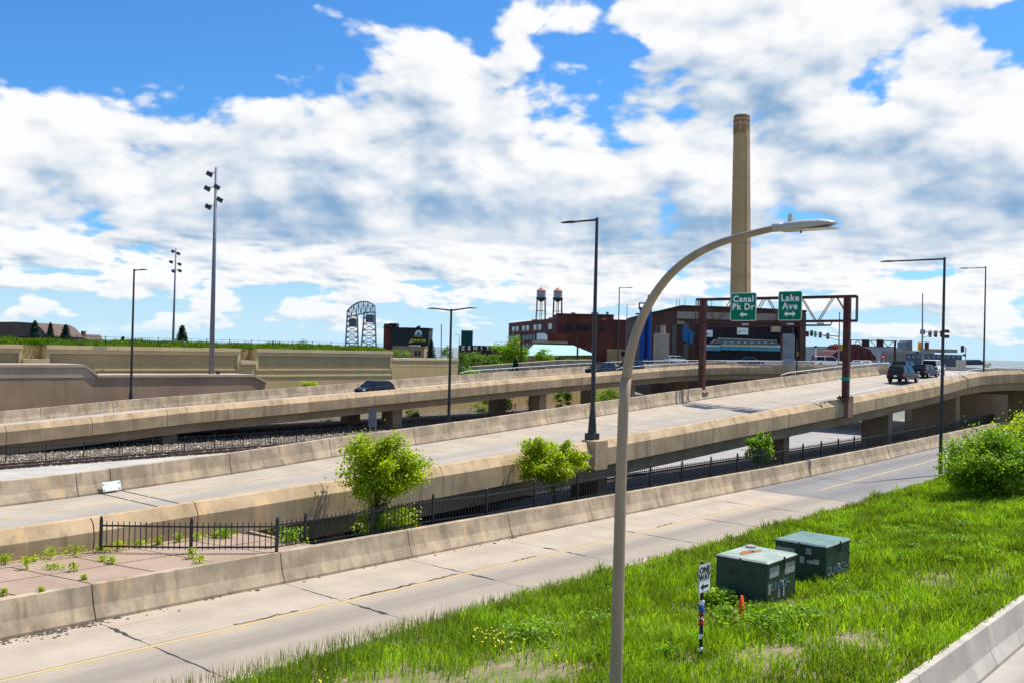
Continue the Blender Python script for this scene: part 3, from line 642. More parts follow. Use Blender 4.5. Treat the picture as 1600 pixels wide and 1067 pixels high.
picket_fence('picket_fence', 'black picket fence standing on the reddish apron, from the bent bracket to the corner post', pp, 1.05, .185, .20, .90, bar=.024, post_w=.085, rail=.055)
bk = MB(); p0 = pp[0]-Vector((.25, 0, 0)); bk.tube([p0+Vector((0, 0, .1)), p0+Vector((.03, 0, .5)), p0+Vector((-.02, 0, .95)), p0+Vector((-.12, 0, 1.15))], .02, 6)
tag(bk.build('bent_bracket', BLACKM), 'bent black metal rod leaning at the left end of the picket fence', 'bracket')
fs_ = [7.75, 8.95]+[12.1+3.27*k for k in range(0, 36)]
fz = {15.37: .06}
posts = [W(s, ft(s)-1.15, .80+(.05 if i == 3 else (-.03 if i == 4 else 0)) ) for i, s in enumerate(fs_)]
picket_fence('picket_fence', 'long black picket fence behind the stained barrier beside the front road', posts, 1.12, .19, .18, .98, bar=.024, post_w=.085, rail=.055)
posts = [W(s, -41.5, -.3) for s in frange(6, 66, 2.6)]
picket_fence('picket_fence', 'thin black fence on the gravel under the far ramp', posts, 1.15, .26, .15, 1.08, bar=.022, post_w=.06, rail=.035, finial=False)
posts = [W(s, -73.4, 7.36) for s in frange(18, 75, 3.0)]
picket_fence('picket_fence', 'thin black fence in the grass on top of the tan wall', posts, 1.05, .8, .12, 1.0, bar=.02, post_w=.06, rail=.03, finial=False)

# ================================================================== VERGE
def hz(s, t):
    x = min(max((t-5.4)/12.6, 0), 1); rise = .93*x*x*(3-2*x)*.6+.93*x*.4
    return rise+.07*math.sin(s*.5+t*.8)*x*(1-x)*4*.6+.04*math.sin(s*1.3-t*1.7)*x*(1-x)*3
def hz_np(s, t):
    x = np.clip((t-5.4)/12.6, 0, 1); return .93*x*x*(3-2*x)*.6+.93*x*.4+.07*np.sin(s*.5+t*.8)*x*(1-x)*2.4+.04*np.sin(s*1.3-t*1.7)*x*(1-x)*3
m = MB(); S_ = frange(-14, 124, 1.0); T_ = 18; vs = []; fs = []
for s in S_:
    e = min(et(s), 5.9)
    for k in range(T_+1): t = e+(18.55-e)*k/T_; vs.append(W(s, t, hz(s, t)+.012 if k else .008))
for i in range(len(S_)-1):
    for k in range(T_): fs.append((i*(T_+1)+k, i*(T_+1)+k+1, (i+1)*(T_+1)+k+1, (i+1)*(T_+1)+k))
m.add(vs, fs); struct(m.build('grass_verge', SOIL, fix=False, smooth=True))
def vnoise(s, t, k=1.0, seed=0):
    a = np.sin(s*1.7*k+seed)*np.cos(t*2.1*k-seed*1.3)+np.sin(s*.73*k-t*1.1*k+seed*2.1)+.6*np.sin(s*3.1*k+t*2.7*k+seed)
    return a/2.6
BARE = [(2.6, 9.6, 2.4, 1.9, 1.1), (5.2, 10.4, 2.2, 1.1, 1.1), (4.4, 11.6, 2.6, 1.1, .95), (9.6, 15.4, 2.0, 1.1, .9), (12.6, 15.0, 1.2, .7, .7), (22.8, 17.0, 1.8, .7, .7), (21.5, 15.6, 1.6, 1.0, .8), (1.0, 9.0, 2.5, 2.0, .9), (27, 15.6, 1.5, 1.0, .6), (15.2, 16.2, 1.6, .9, .55), (12.0, 16.3, 1.8, 1.0, .7)]
def bare(s, t):
    b = np.zeros_like(s)
    for s0, t0, ws, wt, k in BARE: b = np.maximum(b, k*np.exp(-((s-s0)/ws)**2-((t-t0)/wt)**2))
    return b
def blades(name, s, t, z, hgt, wid, lean, material, parent=None):
    n = len(s); px = O.x+U.x*s+V.x*t; py = O.y+U.y*s+V.y*t
    an = rng.uniform(0, 6.283, n); ln = rng.uniform(0, 6.283, n); lx = np.cos(ln)*lean*hgt; ly = np.sin(ln)*lean*hgt
    wx, wy = np.cos(an)*wid/2, np.sin(an)*wid/2
    co = np.empty((n, 5, 3))
    co[:, 0] = np.stack([px-wx, py-wy, z-.02], 1); co[:, 1] = np.stack([px+wx, py+wy, z-.02], 1)
    co[:, 2] = np.stack([px+wx*.7+lx*.35, py+wy*.7+ly*.35, z+hgt*.58], 1); co[:, 3] = np.stack([px-wx*.7+lx*.35, py-wy*.7+ly*.35, z+hgt*.58], 1)
    co[:, 4] = np.stack([px+lx, py+ly, z+hgt*(1-.25*lean)], 1)
    me = bpy.data.meshes.new(name); me.vertices.add(n*5); me.vertices.foreach_set('co', co.ravel())
    loops = np.empty((n, 7), np.int32); b0 = np.arange(n)*5
    for k, i in enumerate((0, 1, 2, 3, 3, 2, 4)): loops[:, k] = b0+i
    me.loops.add(n*7); me.loops.foreach_set('vertex_index', loops.ravel())
    st_ = np.empty((n, 2), np.int32); st_[:, 0] = np.arange(n)*7; st_[:, 1] = st_[:, 0]+4
    me.polygons.add(n*2); me.polygons.foreach_set('loop_start', st_.ravel()); me.update(calc_edges=True); me.validate()
    me.materials.append(material); return stuff(link(name, me, parent))
def in_boxes(s, t): return ((s > 14.5) & (s < 16.75) & (t > 10.9) & (t < 12.75)) | ((s > 18.3) & (s < 20.45) & (t > 11.05) & (t < 13.0))
def scatter(n, s0, s1, t0, t1, dens):
    s = s0+(s1-s0)*rng.random(n)**1.25; t = rng.uniform(t0, t1, n); k = rng.random(n) < dens(s, t); return s[k], t[k]
EDG = np.array(EDGE)
ev = lambda s: np.minimum(np.interp(s, EDG[:, 0], EDG[:, 1]), 5.9)
def dens_main(s, t): return np.where((t > ev(s)+.3) & ~in_boxes(s, t), 1-.93*np.clip(bare(s, t)*1.25+.25*vnoise(s, t, 2.2, 1), 0, 1), 0)
s, t = scatter(270000, -4, 84, 5.0, 18.5, dens_main)
patch = vnoise(s, t, .55, 3); hgt = (.26+.17*patch+.30*np.clip(vnoise(s, t, 1.9, 5), 0, 1)**1.5)*rng.uniform(.5, 1.5, len(s)); hgt = np.clip(hgt, .07, .85)
o = blades('grass', s, t, hz_np(s, t), hgt, rng.uniform(.018, .038, len(s))*(1+s/40), rng.uniform(.15, .75, len(s)), GRASSM); o['label'] = 'bright green grass covering the sloping verge'; o['category'] = 'grass'
def dens_tall(s, t):
    d = t-ev(s); near = np.clip((20-s)/10, 0, 1); return np.where((d > .05) & ~in_boxes(s, t), np.exp(-(d/(.5+2.0*near))**2)*(.35+.65*near)+.10*(vnoise(s, t, .8, 9) > .25), 0)*(1-.9*np.clip(bare(s, t)*1.2, 0, 1))
s, t = scatter(56000, -4, 70, 4.8, 15, dens_tall)
hgt = (.42+.20*np.clip(vnoise(s, t, .9, 2), -1, 1))*rng.uniform(.55, 1.4, len(s))*np.clip(.6+(14-s)/25, .35, 1.0)
o = blades('tall_grass', s, t, hz_np(s, t), hgt, rng.uniform(.014, .026, len(s))*(1+s/45), rng.uniform(.08, .40, len(s)), GRASSTALL); o['label'] = 'tall feathery grass fringing the front road'; o['category'] = 'grass'
s, t = scatter(30000, -4, 60, 5.0, 18.4, lambda s, t: np.where((t > ev(s)+.1) & ~in_boxes(s, t), .12+.30*(vnoise(s, t, .7, 8) > .45)+.85*np.clip(bare(s, t), 0, 1)*(vnoise(s, t, 1.9, 4) > -.25), 0)*np.where((t < 12) & (s < 6.5), .25, 1.0))
o = blades('dry_grass', s, t, hz_np(s, t), rng.uniform(.06, .26, len(s)), rng.uniform(.015, .03, len(s)), rng.uniform(.4, 1.2, len(s)), DRYM); o['label'] = 'pale dry grass tufts in the thin patches of the verge'; o['category'] = 'grass'
s, t = scatter(14000, -4, 45, ev(np.array([0.]))[0]-.2, 8.0, lambda s, t: np.exp(-((t-ev(s))/.9)**2)*.8)
o = blades('seed_heads', s, t, hz_np(s, t)+.25, rng.uniform(.18, .42, len(s))*np.clip(.7+(14-s)/30, .4, 1), rng.uniform(.010, .018, len(s)), rng.uniform(.05, .35, len(s)), DRYM); o['label'] = 'straw coloured seed heads above the tall road edge grass'; o['category'] = 'grass'
# grass on the tan wall
s = rng.uniform(16, 76, 26000); t = -72.3-rng.random(26000)**1.3*5
o = blades('wall_top_grass', s, t, 7.36+np.clip((-72.4-t)*.10, 0, .4), (.28+.22*vnoise(s, t, .45, 6)+.15*vnoise(s, t, 1.3, 2))*rng.uniform(.5, 1.5, len(s))+.08, rng.uniform(.05, .10, len(s)), rng.uniform(.1, .6, len(s)), mat('wall top grass blades', (.13, .25, .012), island=.4, trans=.4, var=.25, scale=.4)); o['label'] = 'dense green grass along the top of the tan wall'; o['category'] = 'grass'

# ================================================================== PLANTS
def leaves_mesh(name, cen, size, material, flat=.35, droop=0.0):
    n = len(cen); nr = rng.normal(size=(n, 3)); nr[:, 2] = np.abs(nr[:, 2])+flat; nr /= np.linalg.norm(nr, axis=1)[:, None]
    a = rng.normal(size=(n, 3)); a -= nr*np.sum(a*nr, 1)[:, None]; a /= np.linalg.norm(a, axis=1)[:, None]; b = np.cross(nr, a)
    L = (size*rng.uniform(.6, 1.35, n))[:, None]; w = L*rng.uniform(.32, .5, n)[:, None]
    co = np.empty((n, 4, 3)); co[:, 0] = cen-a*L*.5; co[:, 1] = cen+b*w+nr*L*.08; co[:, 2] = cen+a*L*.55-np.array([0, 0, 1])*L*droop; co[:, 3] = cen-b*w+nr*L*.08
    me = bpy.data.meshes.new(name); me.vertices.add(n*4); me.vertices.foreach_set('co', co.ravel()); me.loops.add(n*4); me.loops.foreach_set('vertex_index', np.arange(n*4, dtype=np.int32))
    me.polygons.add(n); me.polygons.foreach_set('loop_start', np.arange(0, n*4, 4, dtype=np.int32)); me.update(calc_edges=True); me.validate(); me.materials.append(material); return me
def clump_points(center, radii, nclump, n, spread=.30, top_bias=0.0):
    c = np.array(center); r = np.array(radii)
    d_ = rng.normal(size=(nclump, 3)); d_ /= np.linalg.norm(d_, axis=1)[:, None]; rad = rng.uniform(.25, 1, nclump)**.6
    cc = c+d_*rad[:, None]*r; k = rng.integers(0, nclump, n); sz = rng.uniform(.6, 1.3, nclump)[k]
    return cc, cc[k]+rng.normal(size=(n, 3))*r*spread*sz[:, None]*np.array([.75, .75, .6])
def sapling_points(center, radii, nbr, n, base):
    """leaf positions strung along upswept branches, leaving gaps between them"""
    c, r, b = np.array(center), np.array(radii), np.array(base)
    d_ = rng.normal(size=(nbr, 3)); d_[:, 2] = d_[:, 2]*.9+.25; d_ /= np.linalg.norm(d_, axis=1)[:, None]
    tips = c+d_*r*rng.uniform(.62, 1.12, nbr)[:, None]; k = rng.integers(0, nbr, n); f = rng.uniform(.42, 1.03, n)**.8
    st_ = b+(c-b)*rng.uniform(.35, .9, nbr)[:, None]
    mid = st_[k]+(tips[k]-st_[k])*f[:, None]; mid[:, 2] += .18*r[2]*np.sin(f*3.14)
    sd_ = (.085+.075*np.sin(f*3.0))[:, None]*rng.uniform(.6, 1.4, nbr)[k][:, None]
    return tips, mid+rng.normal(size=(n, 3))*r*sd_
def tree(name, label, foot, center, radii, n, size, material, nclump=26, trunk_r=.07, cat='tree', spread=.28, group=None, extra=None, bark=BARK, nbranch=10, sapling=0):
    foot = Vector(foot); t_ = thing(name, label, cat, foot, group=group)
    cc, pts = sapling_points(center, radii, sapling, n, foot.lerp(Vector(center), .45)) if sapling else clump_points(center, radii, nclump, n, spread)
    nbranch = sapling or nbranch
    if extra is not None:
        c2, p2 = clump_points(*extra); cc = np.concatenate([cc, c2[:4]]); pts = np.concatenate([pts, p2])
    pts = pts[pts[:, 2] > foot.z+.05]
    link('crown', leaves_mesh('crown', pts, size, material, droop=.15), t_)
    top = Vector(center); top.z -= radii[2]*.25; mid = foot.lerp(top, .5)+Vector((random.uniform(-.1, .1), random.uniform(-.1, .1), 0))*radii[0]
    m = MB(); m.tube([foot-Vector((0, 0, .1)), mid, top], [trunk_r, trunk_r*.75, trunk_r*.45], 7); m.build('trunk', bark, t_, smooth=True)
    for c in cc[:nbranch]:
        c = Vector(c); st_ = foot.lerp(top, random.uniform(.45, .98)); m = MB(); m.tube([st_, st_.lerp(c, .5)+Vector((0, 0, .06*radii[2])), c], [trunk_r*.4, trunk_r*.25, trunk_r*.1], 5); m.build('branch', bark, t_)
    return t_
tree('young_tree', 'lime green young tree bursting over the fence, left of the other two', W(13.6, -3.9, -.4), on_t(590, 742, -3.6), (1.95, 1.4, 1.55), 13000, .115, LEAF_LIME, 44, .07, sapling=30, extra=((on_t(607, 815, -3.7)), (1.25, .7, .55), 14, 2600, .3))
tree('young_tree', 'rounded lime green tree behind the fence beside the black lamp base', W(24.8, -3.55, -.3), on_t(866, 722, -3.6), (1.75, 1.4, 1.25), 12000, .115, LEAF_LIME, 44, .06, sapling=34)
tree('young_tree', 'smallest green tree at the fence, beneath the near ramp by a pier', W(46.5, -3.7, -.3), on_t(1186, 704, -3.6), (.95, .8, 1.25), 4200, .12, LEAF_MID, 20, .05, sapling=20)
bs = [((1545, 735), 46, 9.8, (2.9, 2.4, 2.2), 12000), ((1600, 700), 52, 11, (3.0, 2.4, 2.5), 8000)]
tree('bush', 'big glossy green bush at the right edge below the bridge', W(46, 11.3, hz(46, 11.3)), on_s(1548, 738, 46), (2.7, 2.3, 2.35), 30000, .14, LEAF_MID, 60, .07, 'bush', sapling=70)
tree('bush', 'lime tipped bush cut by the right edge, behind the glossy one', W(52, 12.3, hz(52, 12.3)), on_s(1600, 700, 52), (2.5, 2.2, 2.1), 18000, .14, LEAF_LIME, 60, .07, 'bush', sapling=46)
# weeds
def weed(label, p, r, h, n, material, size=.10, group=None, cat='weed'):
    t_ = thing('weed', label, cat, p, group=group); n = int(n)
    pts = np.array(p)+rng.normal(size=(n, 3))*np.array([r*.5, r*.5, 0])+np.stack([np.zeros(n), np.zeros(n), rng.random(n)**.8*h], 1)
    link('foliage', leaves_mesh('foliage', pts, size, material), t_)
    m = MB()
    for k in range(4): q = Vector(p)+Vector((random.uniform(-r, r)*.3, random.uniform(-r, r)*.3, 0)); m = MB(); m.tube([Vector(p), q+Vector((0, 0, h*.9))], .008, 4); m.build('stem', LEAF_MID, t_)
for i, (px, py, h, r) in enumerate([(121, 853, .55, .12), (41, 889, .4, .12), (98, 862, .25, .12), (160, 876, .15, .18), (175, 880, .25, .15), (115, 892, .3, .12), (6, 868, .35, .35), (132, 905, .15, .1), (300, 872, .35, .2), (312, 879, .22, .2), (5, 930, .2, .12), (64, 925, .15, .1), (85, 888, .15, .3)]):
    weed('small green weed sprouting from a joint of the reddish apron', on_z(px, py, AZ), r, h, 60+200*r, LEAF_LIME, .07, 'weeds in the apron joints')
weed('leafy weed growing through the pickets at the corner post of the fence', W(8.6, -3.0, .75), .55, .75, 420, LEAF_MID, .10)
weed('leafy weed behind the picket fence, halfway along the apron', W(7.4, -5.2, .9), .4, .5, 260, LEAF_MID, .09)
for i in range(44):
    s = random.uniform(1.5, 34); t = random.uniform(6.8, 17); 
    if in_boxes(np.array([s]), np.array([t]))[0] or bare(np.array([s]), np.array([t]))[0] > .5: continue
    weed('low dark broadleaf clump in the verge grass', W(s, t, hz(s, t)), random.uniform(.25, .6), random.uniform(.2, .42), 260, LEAF_MID, .085, 'broadleaf clumps in the verge')
for px, py, r in ((830, 990, .8), (1185, 1000, .85), (1250, 1000, .6), (1125, 950, .5)):
    p = on_z(px, py, .4); s = (p-O).dot(U); t = (p-O).dot(V)
    weed(['dark broadleaf bush in the verge left of the arched lamp pole', 'broadleaf bush in front of the orange cone', 'broadleaf bush below the graffitied cabinet corner', 'broadleaf tuft between the sign post and the chalky cabinet'][[830, 1185, 1250, 1125].index(px)], W(s, t, hz(s, t)), r, .6, 900*r, LEAF_MID, .10)
for i in range(16):
    s = -3.5+i*.72+random.uniform(-.2, .2); p = W(s, bnt(s)+.55+random.uniform(0, .2), AZ)
    weed('ragged weed at the foot of the near parapet on the apron', p, random.uniform(.15, .4), random.uniform(.12, .4), 130, LEAF_LIME, .07, 'weeds along the parapet foot')
fl = []
for px, py, k in ((770, 1000, 26), (790, 1012, 14), (745, 990, 8), (870, 1035, 9), (900, 1050, 6), (985, 1045, 5), (500, 1060, 6)):
    for _ in range(k):
        p = on_z(px+random.gauss(0, 12), py+random.gauss(0, 7), .5); fl.append((p.x, p.y, p.z+random.uniform(0, .2)))
o = stuff(link('wild_flowers', leaves_mesh('wild_flowers', np.array(fl), .075, FLOWER, flat=1.5))); o['label'] = 'scattered tiny yellow wild flowers in the verge'; o['category'] = 'flowers'

# ================================================================== VERGE FURNITURE
def cabinet(label, s0, s1, t0, t1, top, lid, group=None):
    zb = min(hz(s0, t0), hz(s1, t0))-.05; c = thing('transformer_cabinet', label, 'cabinet', W((s0+s1)/2, (t0+t1)/2, zb))
    m = MB(); m.obox(W(s0, t0, zb), U*(s1-s0), V*(t1-t0), Vector((0, 0, top-.1-zb))); m.build('body', BOXGREEN, c, bevel=.015)
    m = MB(); m.prism([W(s0-.05, t0-.05, top-.1), W(s1+.05, t0-.05, top-.1), W(s1+.05, t1+.05, top-.1), W(s0-.05, t1+.05, top-.1)], (0, 0, .05)); m.build('lid_rim', BOXGREEN, c, bevel=.01)
    m = MB(); k = .02; m.add([W(s0-.04, t0-.04, top-.048), W(s1+.04, t0-.04, top-.048), W(s1+.04, t1+.04, top-.048), W(s0-.04, t1+.04, top-.048), W(s0+.02, t0+.05, top), W(s1-.02, t0+.05, top), W(s1-.02, t1-.05, top), W(s0+.02, t1-.05, top)],
        [(4, 5, 6, 7), (0, 1, 5, 4), (1, 2, 6, 5), (2, 3, 7, 6), (3, 0, 4, 7), (3, 2, 1, 0)]); m.build('lid', lid, c)
    for dt in (.33, .68):
        m = MB(); p = W(s0-.012, t0+(t1-t0)*dt-.10, top-.55); m.obox(p, V*.26, U*.012, Vector((0, 0, .16))); m.build('vent', BLACKM, c)
    m = MB(); m.obox(W(s0-.22, t0-.22, zb-.3), U*(s1-s0+.44), V*(t1-t0+.44), Vector((0, 0, .36))); m.build('pad', CONC_PALE, c, bevel=.02)
    m = MB(); m.obox(W((s0+s1)/2-.008, t1+.001, zb+.12), U*.016, V*.006, Vector((0, 0, top-.3-zb))); m.build('door_seam', BLACKM, c)
    for zz in (.35, 1.05):
        for sx in (s0+.06, s1-.10): m = MB(); m.obox(W(sx, t1+.001, zb+zz), U*.045, V*.02, Vector((0, 0, .12))); m.build('hinge', BOXGREEN, c)
    m = MB(); m.obox(W((s0+s1)/2-.05, t1+.006, zb+.75), U*.10, V*.05, Vector((0, 0, .14))); m.build('padlock', GALV, c)
    m = MB(); m.obox(W((s0+s1)/2-.02, t1+.055, top-.3), U*.04, V*.05, Vector((0, 0, .34))); m.build('hasp', BLACKM, c)
    m = MB(); m.obox(W(s0-.055, (t0+t1)/2-.03, top-.16), -U*.03, V*.06, Vector((0, 0, .16))); m.build('hasp', mat('rusty hasp', (.14, .09, .05)), c)
    return c, zb
c1, zb = cabinet('nearer green transformer cabinet with chalky rusted lid and spray tag, left of the other', 14.6, 16.6, 11.0, 12.72, 1.92, BOXTOP2)
def side_plate(c, t1, s0, s1, z0, z1, material, name): m = MB(); m.obox(W(s0, t1+.003, z0), U*(s1-s0), V*.006, Vector((0, 0, z1-z0))); return m.build(name, material, c)
side_plate(c1, 12.72, 14.75, 15.4, 1.40, 1.72, STICKER, 'sticker'); side_plate(c1, 12.72, 15.8, 16.5, 1.36, 1.70, STICKER, 'sticker'); side_plate(c1, 12.72, 15.35, 15.5, .72, .98, STICKER, 'sticker'); side_plate(c1, 12.72, 15.7, 15.8, .70, 1.0, STICKER, 'sticker'); side_plate(c1, 12.72, 14.68, 14.85, .92, 1.22, STICKER, 'sticker')
def tagpaint(c, t1, s0, z0, w, h, txt):
    me = text_mesh(txt, h, SPRAY, bold=.0, spacing=.82); me.transform(Matrix.Shear('XZ', 4, (0, 0)) if False else Matrix.Identity(4)); place_flat(me, 'spray_tag', W(s0, t1+.008, z0), U, (0, 0, 1), c)
tagpaint(c1, 12.72, 15.45, 1.10, 1.2, .36, 'DUNGO?~')
m = MB(); m.lathe(W(16.3, 11.3, 1.92), [(.02, 0), (.17, .0), (.17, .05), (.10, .08), (.0, .085)], 12); m.build('vent_cap', STICKER, c1)
for s_, t_, a, b in ((15.4, 11.6, .5, .18), (15.9, 11.75, .35, .12)):
    m = MB(); pts = [W(s_+a*math.cos(k*.7)*random.uniform(.6, 1.2), t_+b*math.sin(k*.7)*random.uniform(.6, 1.2), 1.924) for k in range(9)]; m.add(pts, [tuple(range(9))]); m.build('rust_patch', RUST, c1, fix=False)
c2, zb2 = cabinet('farther green transformer cabinet with smooth blue-green lid, behind the chalky one', 18.4, 20.4, 11.15, 12.95, 1.92, BOXTOP)
tagpaint(c2, 12.95, 19.4, 1.02, 1.2, .42, 'DUNGO?~')
def end_plate(c, s0, t0, t1, z0, z1, material, name='sticker'): m = MB(); m.obox(W(s0-.010, t0, z0), V*(t1-t0), U*.006, Vector((0, 0, z1-z0))); m.build(name, material, c)
end_plate(c2, 18.4, 12.05, 12.2, 1.22, 1.45, STICKER); end_plate(c2, 18.4, 12.3, 12.72, 1.25, 1.42, STICKER); end_plate(c2, 18.4, 11.2, 11.85, 1.52, 1.66, STICKER); end_plate(c2, 18.4, 12.25, 12.45, 1.55, 1.75, mat('grey emblem', (.30, .34, .34)))
# traffic cone
cp = W(12.55, 12.95, hz(12.55, 12.95)+.06); c = thing('traffic_cone', 'orange traffic cone half sunk in the grass by the cabinets', 'cone', cp)
m = MB(); m.box(cp+Vector((0, 0, .02)), (.42, .42, .04), .3); m.build('base', ORANGE, c, bevel=.01)
m = MB(); m.tube([cp+Vector((0, 0, .04)), cp+Vector((0, 0, .35)), cp+Vector((0, 0, .70))], [.17, .10, .035], 16); m.build('body', ORANGE, c, smooth=True)
# one way sign
sp = W(8.33, 14.06, hz(8.33, 14.06)); c = thing('road_sign', 'ONE WAY sign on a brown post wrapped in coloured ribbons', 'sign', sp)
top = sp+Vector((0, 0, 2.42)); m = MB(); m.bar(sp-Vector((0, 0, .2)), top, .075, .05); m.build('post', mat('rusty brown post', (.045, .022, .018), var=.3), c)
sc = sp+Vector((0, 0, 2.04))+V*.05
def rrect(w, h, r, n=4):
    P = []
    for cx, cy, a0 in ((w/2-r, h/2-r, 0), (-w/2+r, h/2-r, 90), (-w/2+r, -h/2+r, 180), (w/2-r, -h/2+r, 270)):
        for k in range(n+1): a = R(a0+90*k/n); P.append((cx+r*math.cos(a), cy+r*math.sin(a)))
    return P
def flat_plate(P, origin, right, nrm, th, name, material, parent):
    m = MB(); r = Vector(right); m.prism([Vector(origin)+r*x+Vector((0, 0, y)) for x, y in P], Vector(nrm)*th); return m.build(name, material, parent)
tilt = U
plate = flat_plate(rrect(.56, .70, .036), sc, U, V, .006, 'sign_plate', BLACKINK, c); flat_plate(rrect(.555, .695, .034), sc+V*.007, U, V, .003, 'border_edge', WHITE, plate); flat_plate(rrect(.525, .665, .027), sc+V*.0105, U, V, .002, 'border_line', BLACKINK, plate); flat_plate(rrect(.50, .64, .022), sc+V*.013, U, V, .002, 'sign_face', WHITE, plate)
for txt, dz in (('ONE', .205), ('WAY', .025)): place_flat(text_mesh(txt, .223, BLACKINK, bold=.008, spacing=1.02), 'lettering', sc+V*.019+Vector((0, 0, dz)), U, (0, 0, 1), plate)
flat_plate([(-.19, 0), (-.05, .09), (-.05, .03), (.18, .03), (.18, -.03), (-.05, -.03), (-.05, -.09)], sc+V*.017+Vector((0, 0, -.2)), U, V, .003, 'arrow', BLACKINK, plate)
wraps = [(1.42, .16, WHITE, .07), (1.30, .16, mat('blue ribbon', (.05, .13, .38)), .085), (1.17, .08, mat('red ribbon', (.55, .03, .02)), .06), (1.05, .08, WHITE, .055), (.98, .10, mat('red ribbon', (.55, .03, .02)), .08), (.85, .25, mat('navy ribbon', (.02, .03, .09)), .05), (.62, .08, WHITE, .055), (.30, .06, WHITE, .05)]
for z, h, mm, r in wraps:
    m = MB(); n = 4; m.tube([sp+Vector((random.uniform(-.02, .02), random.uniform(-.02, .02), z+h*(k/n-.5))) for k in range(n+1)], [r*random.uniform(.6, 1.1) for _ in range(n+1)], 8); m.build('ribbon', mm, c)
# coil of pale netting in the grass
m = MB()
for k in range(5): m.tube([on_z(1010+x*1.8, 1062-46*math.sin(x/120*2.6)+k*1.4, .55) for x in range(0, 115, 8)], .010, 4)
tag(stuff(m.build('netting', mat('pale green netting', (.42, .50, .36)))), 'pale strands of garden netting arching through the grass near the sign post', 'netting')

# ================================================================== LAMPS
def lamp_head(m, p, dr, L=.75, w=.30): 
    dr = Vector(dr); sd_ = dr.cross(Vector((0, 0, 1))).normalized(); up = Vector((0, 0, 1))
    m.add([p-sd_*w*.28+up*.05, p+sd_*w*.28+up*.05, p+dr*L*.35+sd_*w/2+up*.06, p+dr*L+sd_*w*.42+up*.02, p+dr*L-sd_*w*.42+up*.02, p+dr*L*.35-sd_*w/2+up*.06,
           p-sd_*w*.28-up*.05, p+sd_*w*.28-up*.05, p+dr*L*.35+sd_*w/2-up*.05, p+dr*L+sd_*w*.42-up*.03, p+dr*L-sd_*w*.42-up*.03, p+dr*L*.35-sd_*w/2-up*.05],
          [(0, 1, 2, 3, 4, 5), (11, 10, 9, 8, 7, 6), (0, 1, 7, 6), (1, 2, 8, 7), (2, 3, 9, 8), (3, 4, 10, 9), (4, 5, 11, 10), (5, 0, 6, 11)])
def lamp_post(label, foot, hgt, arms, r=.11, material=BRONZE, base=True, rise=.0, n=8):
    foot = Vector(foot); l = thing('street_lamp', label, 'lamp post', foot)
    if base:
        m = MB(); m.box(foot+Vector((0, 0, .18)), (r*4.6, r*4.6, .36), ROT_U); m.build('base', material, l, bevel=.02)
        m = MB(); m.tube([foot+Vector((0, 0, .36)), foot+Vector((0, 0, 1.1)), foot+Vector((0, 0, 1.75))], [r*1.9, r*1.55, r*1.05], n); m.build('base_skirt', material, l)
    m = MB(); m.tube([foot+Vector((0, 0, 1.7 if base else 0)), foot+Vector((0, 0, hgt))], [r, r*.62], n); m.build('pole', material, l)
    for dr, L in arms:
        dr = Vector(dr); p = foot+Vector((0, 0, hgt-.12)); q = p+dr*(L-.7)+Vector((0, 0, rise))
        m = MB(); m.tube([p, q], [r*.5, r*.38], 6); a = m.build('arm', material, l); m = MB(); lamp_head(m, q, dr, .85, .36); m.build('lamp_head', material, l)
    return l
nV = -V
f = bnear(30.85)+Vector((0, 0, .07))-V*.08; lamp_post('tall black lamp post standing on the near parapet, in the middle of the picture', f, 15.57-f.z, [(nV, 2.3)], .13)
f = W(58.4, 4.4, .1); lamp_post('tall black lamp post at the grass tip by the big bush, arm pointing left', f, 15.2, [(nV, 4.3)], .14, base=False)
f = on_t(1537, 578, -4.6); f.z -= .1; lamp_post('slim black lamp post on the right parapet near the lake', f, 11.6, [(nV, 2.6)], .11, base=False)
f = on_t(204, 635, -58.3); f.z -= .3; lamp_post('black lamp post with flared base in front of the brown wall', f, 12.9, [(V, 2.0)], .13)
f = W(44.0, -30, -.4); lamp_post('double armed black lamp post between the two ramps', f, 11.7, [(V, 2.6), (nV, 2.6)], .14, base=False, rise=.18)
f = at(965, 575, 152); f.z = 5; lamp_post('thin black lamp post behind the far ramp, left of the blue silo', f, at(965, 449, 152).z-5, [(V, 2.3)], .12, base=False)
f = at(977.5, 575, 190); f.z = 5; lamp_post('fainter thin lamp post nearest the blue silo', f, at(977, 475, 190).z-5, [(V, 1.9)], .10, material=GREYPOLE, base=False)
f = at(717, 560, 230); f.z = 3; lamp_post('distant thin lamp post left of the ZENITH lettering', f, at(717, 523, 230).z-3, [(nV, 1.6)], .09, material=GREYPOLE, base=False)
f = at(689.5, 560, 210); f.z = 3; m = MB(); m.tube([f, at(689.8, 507, 210)], .11, 6); tag(m.build('flag_pole', GREYPOLE), 'bare thin pole between the dark hotel and the double lamp', 'pole')
